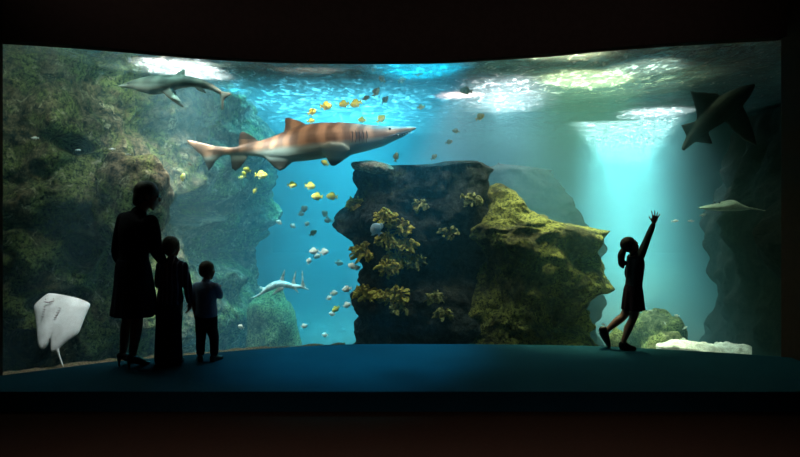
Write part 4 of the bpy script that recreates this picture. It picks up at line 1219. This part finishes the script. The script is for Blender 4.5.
# clothing
bm = bmesh.new()
limb(bm, [(0.005, 0, 0.86)] + torso[1:], [(0.172, 0.135), (0.178, 0.135), (0.145, 0.115), (0.158, 0.125), (0.182, 0.13), (0.178, 0.104), (0.075, 0.07)], 30, SD, 24)
limb(bm, [sl, (sl + el) / 2 + Vector((-0.012, 0, 0)), el, (el + wl) / 2, el + (wl - el) * 0.9], [0.07, 0.06, 0.054, 0.05, 0.042], 18)
limb(bm, [sr, (sr + er) / 2 + Vector((0.012, 0, 0)), er, (er + wr) / 2, er + (wr - er) * 0.9], [0.07, 0.06, 0.054, 0.05, 0.04], 18)
fuse('jacket', bm, BLACKCLOTH, 0.009, 4, W)
bm = bmesh.new()
loft(bm, [(0.0, 0, 0.99), (0.0, 0, 0.92), (0.005, 0, 0.80), (0.01, 0, 0.66), (0.01, 0, 0.52), (0.01, 0, 0.47)],
     [(0.15, 0.12), (0.178, 0.135), (0.19, 0.15), (0.205, 0.165), (0.222, 0.18), (0.228, 0.185)], SD, 40)
ob = fuse('skirt', bm, NAVY, 0.012, 3, W)
for v in ob.data.vertices:       # soft pleats towards the hem
    f = max(0, 0.9 - v.co.z); a = math.atan2(v.co.y, v.co.x)
    v.co.x *= 1 + 0.10 * f * math.sin(a * 11); v.co.y *= 1 + 0.10 * f * math.sin(a * 11)
bm = bmesh.new()
T = HM
h = 0.238
ball(bm, (0, -0.1 * h, 0.16 * h), (0.40 * h, 0.46 * h, 0.44 * h), T)
ball(bm, (0, -0.28 * h, -0.06 * h), (0.36 * h, 0.26 * h, 0.32 * h), T)
ball(bm, (0, 0.0 * h, 0.22 * h), (0.34 * h, 0.36 * h, 0.30 * h), T)
ball(bm, (0, -0.36 * h, -0.27 * h), (0.2 * h, 0.17 * h, 0.18 * h), T)
fuse('hair', bm, DARKHAIR, 0.008, 3, W)
for ax, ay in ((-0.105, 0.03), (0.02, -0.05)):
    bm = bmesh.new()
    limb(bm, [(ax - 0.012, ay - 0.03, 0.095), (ax + 0.006, ay + 0.005, 0.085), (ax + 0.03, ay + 0.05, 0.055), (ax + 0.058, ay + 0.095, 0.026), (ax + 0.085, ay + 0.135, 0.018)],
         [(0.036, 0.03), (0.04, 0.034), (0.042, 0.033), (0.042, 0.022), (0.022, 0.015)], 16)
    limb(bm, [(ax - 0.018, ay - 0.03, 0.10), (ax - 0.02, ay - 0.035, 0.05), (ax - 0.018, ay - 0.034, 0.006)], [0.03, 0.014, 0.010], 8, seg=10)
    fuse('high_heel', bm, DARKLEATHER, 0.006, 2, W)

# ---------------------------------------------------------------- taller child
c_loc = at(170, 364.2, 942.0 / 169.2); c_loc.z = 0
K1 = person(c_loc, 'taller child in a dark striped jacket and long wide dark trousers beside the woman', 'visitors watching the tank')
yaw = math.radians(8); SD = Vector((math.cos(yaw), -math.sin(yaw), 0))
bm = bmesh.new()
torso = [(-0.005, 0, 0.54), (-0.005, 0, 0.60), (0.0, 0, 0.70), (0.01, 0, 0.80), (0.02, 0, 0.90), (0.02, 0, 0.945), (0.02, 0, 0.975)]
trad = [(0.095, 0.08), (0.105, 0.082), (0.09, 0.072), (0.10, 0.075), (0.112, 0.075), (0.095, 0.06), (0.04, 0.04)]
limb(bm, torso, trad, 26, SD, 20)
limb(bm, [(0.02, 0, 0.945), (0.015, 0.005, 0.99), (0.012, 0.01, 1.02)], [0.04, 0.036, 0.04], 6)
hy = math.radians(22); HM = head(bm, (0.012, 0.015, 1.085), 0.185, (math.sin(hy), math.cos(hy), -0.05))
sl, sr = Vector((-0.085, 0.01, 0.915)), Vector((0.128, -0.01, 0.905))
el, wl = Vector((-0.12, 0.04, 0.74)), Vector((-0.06, 0.16, 0.66))
er, wr = Vector((0.165, 0.0, 0.715)), Vector((0.168, 0.04, 0.575))
limb(bm, [sl, (sl + el) / 2, el, (el + wl) / 2, wl], [0.036, 0.031, 0.027, 0.025, 0.019], 14)
limb(bm, [sr, (sr + er) / 2, er, (er + wr) / 2, wr], [0.036, 0.031, 0.027, 0.025, 0.019], 14)
hand(bm, wl, (0.4, 0.8, -0.3), (0.7, 0, -0.5), 0.12, 0.5, 0.08, 1, 0.0066)
hand(bm, wr, (-0.05, 0.15, -1), (-1, 0.2, 0), 0.125, 0.45, 0.1, -1, 0.0066)
for s, fx, fy in ((-1, -0.075, 0.0), (1, 0.05, -0.01)):
    limb(bm, [(0.052 * s, 0, 0.56), (0.055 * s - 0.005, 0.0, 0.42), (fx, fy + 0.01, 0.31), (fx, fy - 0.01, 0.22), (fx, fy, 0.075)], [0.068, 0.058, 0.042, 0.042, 0.028], 20)
    limb(bm, [(fx, fy - 0.02, 0.04), (fx + 0.005 * s, fy + 0.05, 0.035), (fx + 0.01 * s, fy + 0.11, 0.02)], [(0.028, 0.03), (0.03, 0.022), (0.024, 0.014)], 8)
fuse('body', bm, SKIN, 0.005, 3, K1); eyes(K1, HM, 0.185)
bm = bmesh.new()
limb(bm, [(0, 0, 0.60)] + torso[2:6] + [(0.02, 0, 0.97)], [(0.125, 0.105), (0.112, 0.092), (0.118, 0.094), (0.128, 0.094), (0.112, 0.076), (0.05, 0.05)], 24, SD, 22)
limb(bm, [sl, (sl + el) / 2, el, (el + wl) / 2, el + (wl - el) * 0.92], [0.048, 0.044, 0.04, 0.036, 0.03], 16)
limb(bm, [sr, (sr + er) / 2, er, (er + wr) / 2, er + (wr - er) * 0.92], [0.048, 0.044, 0.04, 0.036, 0.031], 16)
fuse('jacket', bm, STRIPED, 0.008, 3, K1)
bm = bmesh.new()
limb(bm, [(-0.005, 0, 0.66), (-0.005, 0, 0.58), (-0.01, 0, 0.50)], [(0.105, 0.092), (0.118, 0.10), (0.118, 0.098)], 10, SD, 20)
for s, fx, fy in ((-1, -0.075, 0.0), (1, 0.05, -0.01)):
    limb(bm, [(0.052 * s - 0.005, 0, 0.56), (0.055 * s - 0.008, 0.0, 0.42), (fx * 0.95, fy, 0.30), (fx, fy, 0.16), (fx, fy + 0.005, 0.045)], [(0.066, 0.085), (0.064, 0.078), (0.062, 0.07), (0.064, 0.07), (0.068, 0.078)], 20)
fuse('trousers', bm, NAVY, 0.008, 3, K1)
bm = bmesh.new(); h = 0.185; T = HM
ball(bm, (0, -0.09 * h, 0.15 * h), (0.40 * h, 0.46 * h, 0.44 * h), T)
ball(bm, (0, -0.22 * h, -0.08 * h), (0.385 * h, 0.30 * h, 0.34 * h), T)
ball(bm, (0, 0.0 * h, 0.22 * h), (0.34 * h, 0.36 * h, 0.30 * h), T)
fuse('hair', bm, BROWNHAIR, 0.007, 3, K1)
for s, fx, fy in ((-1, -0.075, 0.0), (1, 0.05, -0.01)):
    bm = bmesh.new(); shoe(bm, (fx, fy - 0.06, 0.0), (fx + 0.02 * s, fy + 0.14, 0.0), 0.078, 0.075)
    fuse('shoe', bm, DARKLEATHER, 0.006, 2, K1)

# ---------------------------------------------------------------- small child
c_loc = at(206, 361.0, 942.0 / 166.0); c_loc.z = 0
K2 = person(c_loc, 'smallest child in a blue-grey T-shirt and dark trousers, one arm raised to the chest', 'visitors watching the tank')
yaw = math.radians(12); SD = Vector((math.cos(yaw), -math.sin(yaw), 0))
bm = bmesh.new()
torso = [(0.005, 0, 0.40), (0.005, 0, 0.45), (0.0, 0, 0.53), (0.0, 0, 0.61), (0.0, 0, 0.69), (0.0, 0, 0.735), (0.0, 0, 0.755)]
limb(bm, torso, [(0.082, 0.072), (0.09, 0.075), (0.08, 0.068), (0.085, 0.068), (0.095, 0.066), (0.08, 0.05), (0.035, 0.035)], 24, SD, 20)
limb(bm, [(0.0, 0, 0.73), (0.004, 0.005, 0.765), (0.008, 0.008, 0.79)], [0.035, 0.032, 0.036], 6)
hy = math.radians(25); HM = head(bm, (0.012, 0.012, 0.853), 0.172, (math.sin(hy), math.cos(hy), 0.05))
sl, sr = Vector((-0.09, 0.01, 0.705)), Vector((0.09, -0.015, 0.705))
el, wl = Vector((-0.122, 0.0, 0.565)), Vector((-0.118, 0.035, 0.455))
er, wr = Vector((0.128, 0.03, 0.60)), Vector((0.085, 0.12, 0.665))
limb(bm, [sl, (sl + el) / 2, el, (el + wl) / 2, wl], [0.031, 0.027, 0.024, 0.022, 0.017], 14)
limb(bm, [sr, (sr + er) / 2, er, (er + wr) / 2, wr], [0.031, 0.027, 0.024, 0.022, 0.017], 14)
hand(bm, wl, (0.0, 0.2, -1), (1, 0.1, 0), 0.105, 0.5, 0.1, 1, 0.006)
hand(bm, wr, (-0.5, 0.4, 0.6), (-0.5, 0.7, -0.2), 0.10, 0.6, 0.1, -1, 0.006)
LEG2 = ((-1, -0.052, 0.0), (1, 0.078, 0.0))
for s, fx, fy in LEG2:
    limb(bm, [(0.044 * s + 0.005, 0, 0.42), (0.048 * s + 0.005, 0.0, 0.32), (fx * 0.92, fy + 0.012, 0.23), (fx, fy - 0.006, 0.16), (fx, fy, 0.06)], [0.055, 0.047, 0.036, 0.034, 0.024], 18)
    limb(bm, [(fx, fy - 0.015, 0.035), (fx + 0.015 * s, fy + 0.04, 0.028), (fx + 0.03 * s, fy + 0.085, 0.018)], [(0.024, 0.024), (0.026, 0.018), (0.02, 0.012)], 8)
fuse('body', bm, SKIN, 0.0045, 3, K2); eyes(K2, HM, 0.172)
bm = bmesh.new()
limb(bm, [(0.005, 0, 0.455), (0.003, 0, 0.50)] + torso[3:6] + [(0, 0, 0.752)], [(0.108, 0.092), (0.102, 0.088), (0.102, 0.084), (0.108, 0.08), (0.092, 0.062), (0.042, 0.042)], 22, SD, 22)
limb(bm, [sl, (sl + el) / 2, sl + (el - sl) * 0.72], [0.042, 0.042, 0.042], 10)
limb(bm, [sr, (sr + er) / 2, sr + (er - sr) * 0.72], [0.042, 0.042, 0.042], 10)
fuse('shirt', bm, BLUESHIRT, 0.007, 3, K2)
bm = bmesh.new()
limb(bm, [(0.005, 0, 0.485), (0.005, 0, 0.43), (0.005, 0, 0.38)], [(0.09, 0.08), (0.10, 0.086), (0.098, 0.082)], 10, SD, 20)
for s, fx, fy in LEG2:
    limb(bm, [(0.044 * s + 0.005, 0, 0.42), (0.05 * s + 0.005, 0.0, 0.31), (fx * 0.95, fy + 0.006, 0.22), (fx, fy, 0.15), (fx, fy, 0.085)], [(0.06, 0.07), (0.054, 0.06), (0.046, 0.05), (0.042, 0.046), (0.04, 0.044)], 18)
fuse('trousers', bm, BLACKCLOTH, 0.007, 3, K2)
bm = bmesh.new(); h = 0.172; T = HM
ball(bm, (0, -0.09 * h, 0.15 * h), (0.39 * h, 0.45 * h, 0.43 * h), T)
ball(bm, (0, -0.2 * h, -0.05 * h), (0.37 * h, 0.29 * h, 0.30 * h), T)
ball(bm, (0, 0.0 * h, 0.22 * h), (0.34 * h, 0.36 * h, 0.30 * h), T)
fuse('hair', bm, BROWNHAIR, 0.006, 3, K2)
for s, fx, fy in LEG2:
    bm = bmesh.new(); shoe(bm, (fx - 0.015 * s, fy - 0.045, 0.0), (fx + 0.045 * s, fy + 0.105, 0.0), 0.066, 0.06)
    fuse('shoe', bm, DARKLEATHER, 0.0055, 2, K2)

# ---------------------------------------------------------------- girl reaching up
g_loc = at(630, 348.7, 942.0 / 153.7); g_loc.z = 0
G = person(g_loc, 'girl in a dark skirt stretching one arm up to the light, hair tied back', 'visitors watching the tank')
SD = YA
bm = bmesh.new()
torso = [(0.025, 0, 0.50), (0.03, 0, 0.57), (0.04, 0, 0.67), (0.05, 0, 0.77), (0.058, 0, 0.87), (0.055, 0, 0.94), (0.045, 0, 0.975)]
limb(bm, torso, [(0.088, 0.078), (0.095, 0.082), (0.08, 0.064), (0.085, 0.068), (0.098, 0.07), (0.082, 0.055), (0.036, 0.036)], 24, SD, 20)
limb(bm, [(0.045, 0, 0.95), (0.03, 0, 0.985), (0.015, 0, 1.01)], [0.036, 0.034, 0.038], 6, SD)
HM = head(bm, (0.002, 0, 1.055), 0.178, (0.86, 0.12, 0.48), (-0.45, 0, 0.9))
sn, sf = Vector((0.075, -0.075, 0.955)), Vector((0.05, 0.095, 0.92))
en, wn = Vector((0.152, -0.07, 1.135)), Vector((0.222, -0.05, 1.285))
ef, wf = Vector((0.03, 0.14, 0.75)), Vector((0.075, 0.145, 0.61))
limb(bm, [sn, (sn + en) / 2, en, (en + wn) / 2, wn], [0.034, 0.029, 0.025, 0.023, 0.017], 16)
limb(bm, [sf, (sf + ef) / 2, ef, (ef + wf) / 2, wf], [0.034, 0.029, 0.025, 0.023, 0.017], 16)
hand(bm, wn, (0.25, 0.05, 0.95), (0.0, 1, 0.0), 0.135, 0.12, 0.30, 1, 0.0062)
hand(bm, wf, (0.25, 0.05, -0.9), (0.0, -1, 0), 0.115, 0.4, 0.1, 1, 0.0062)
# standing leg, trailing leg
limb(bm, [(0.03, -0.045, 0.52), (0.03, -0.045, 0.42), (0.015, -0.04, 0.315), (-0.02, -0.04, 0.24), (-0.075, -0.04, 0.10), (-0.08, -0.04, 0.075)], [0.06, 0.055, 0.04, 0.041, 0.027, 0.028], 22, SD)
limb(bm, [(-0.085, -0.04, 0.045), (-0.04, -0.04, 0.035), (0.02, -0.04, 0.02)], [(0.026, 0.028), (0.028, 0.022), (0.022, 0.013)], 8, SD)
limb(bm, [(0.025, 0.045, 0.52), (0.0, 0.045, 0.42), (-0.05, 0.045, 0.325), (-0.115, 0.045, 0.27), (-0.205, 0.045, 0.19), (-0.22, 0.045, 0.175)], [0.06, 0.054, 0.04, 0.041, 0.027, 0.027], 22, SD)
limb(bm, [(-0.235, 0.045, 0.17), (-0.225, 0.045, 0.12), (-0.2, 0.045, 0.05)], [(0.026, 0.026), (0.028, 0.022), (0.022, 0.013)], 8, SD)
fuse('body', bm, SKIN, 0.0045, 3, G); eyes(G, HM, 0.178)
bm = bmesh.new()
limb(bm, [(0.035, 0, 0.60)] + torso[2:6] + [(0.046, 0, 0.965)], [(0.10, 0.09), (0.096, 0.08), (0.10, 0.083), (0.112, 0.084), (0.096, 0.068), (0.044, 0.044)], 24, SD, 22)
limb(bm, [sn, (sn + en) / 2, en, (en + wn) / 2, en + (wn - en) * 0.85], [0.044, 0.039, 0.034, 0.031, 0.026], 16)
limb(bm, [sf, (sf + ef) / 2, ef, (ef + wf) / 2, ef + (wf - ef) * 0.85], [0.044, 0.039, 0.034, 0.031, 0.026], 16)
fuse('sweater', bm, plain('grey_green_sweater', (0.04, 0.05, 0.05), 0.9, 0.3, 80, 0.1, 0.3), 0.007, 3, G)
bm = bmesh.new()
loft(bm, [(0.038, 0, 0.665), (0.033, 0, 0.60), (0.03, 0, 0.52), (0.03, 0, 0.44), (0.03, 0, 0.40)], [(0.09, 0.076), (0.108, 0.094), (0.115, 0.10), (0.12, 0.105), (0.122, 0.108)], SD, 36)
ob = fuse('skirt', bm, PLUM, 0.009, 3, G)
for v in ob.data.vertices:
    f = max(0, 0.6 - v.co.z); a = math.atan2(v.co.y, v.co.x - 0.03)
    v.co.x += 0.06 * f * math.sin(a * 9) * math.cos(a); v.co.y += 0.06 * f * math.sin(a * 9) * math.sin(a)
bm = bmesh.new(); h = 0.178; T = HM
ball(bm, (0, -0.09 * h, 0.14 * h), (0.39 * h, 0.45 * h, 0.42 * h), T)
ball(bm, (0, -0.2 * h, -0.02 * h), (0.36 * h, 0.27 * h, 0.28 * h), T)
ball(bm, (0, 0.0 * h, 0.22 * h), (0.34 * h, 0.36 * h, 0.30 * h), T)
fuse('hair', bm, DARKHAIR, 0.006, 3, G)
bm = bmesh.new()
limb(bm, [(-0.06, -0.005, 1.02), (-0.088, -0.005, 0.96), (-0.09, -0.005, 0.90), (-0.086, -0.005, 0.86), (-0.072, -0.005, 0.83)], [0.03, 0.038, 0.034, 0.032, 0.014], 16, SD)
ball(bm, (-0.055, -0.005, 0.875), (0.03, 0.025, 0.026))
fuse('ponytail', bm, DARKHAIR, 0.006, 3, G)
bm = bmesh.new(); shoe(bm, (-0.12, -0.04, 0.0), (0.05, -0.04, 0.0), 0.07, 0.075); fuse('shoe', bm, DARKLEATHER, 0.0055, 2, G)
bm = bmesh.new()
limb(bm, [(-0.262, 0.045, 0.19), (-0.25, 0.045, 0.15), (-0.228, 0.045, 0.09), (-0.205, 0.045, 0.035), (-0.195, 0.045, 0.014)],
     [(0.032, 0.045), (0.034, 0.047), (0.036, 0.038), (0.034, 0.024), (0.026, 0.012)], 16, SD)
limb(bm, [(-0.285, 0.045, 0.175), (-0.268, 0.045, 0.12), (-0.235, 0.045, 0.06), (-0.208, 0.045, 0.012)], [(0.032, 0.012), (0.03, 0.01), (0.036, 0.01), (0.026, 0.009)], 12, SD)
fuse('shoe', bm, DARKLEATHER, 0.0055, 2, G)
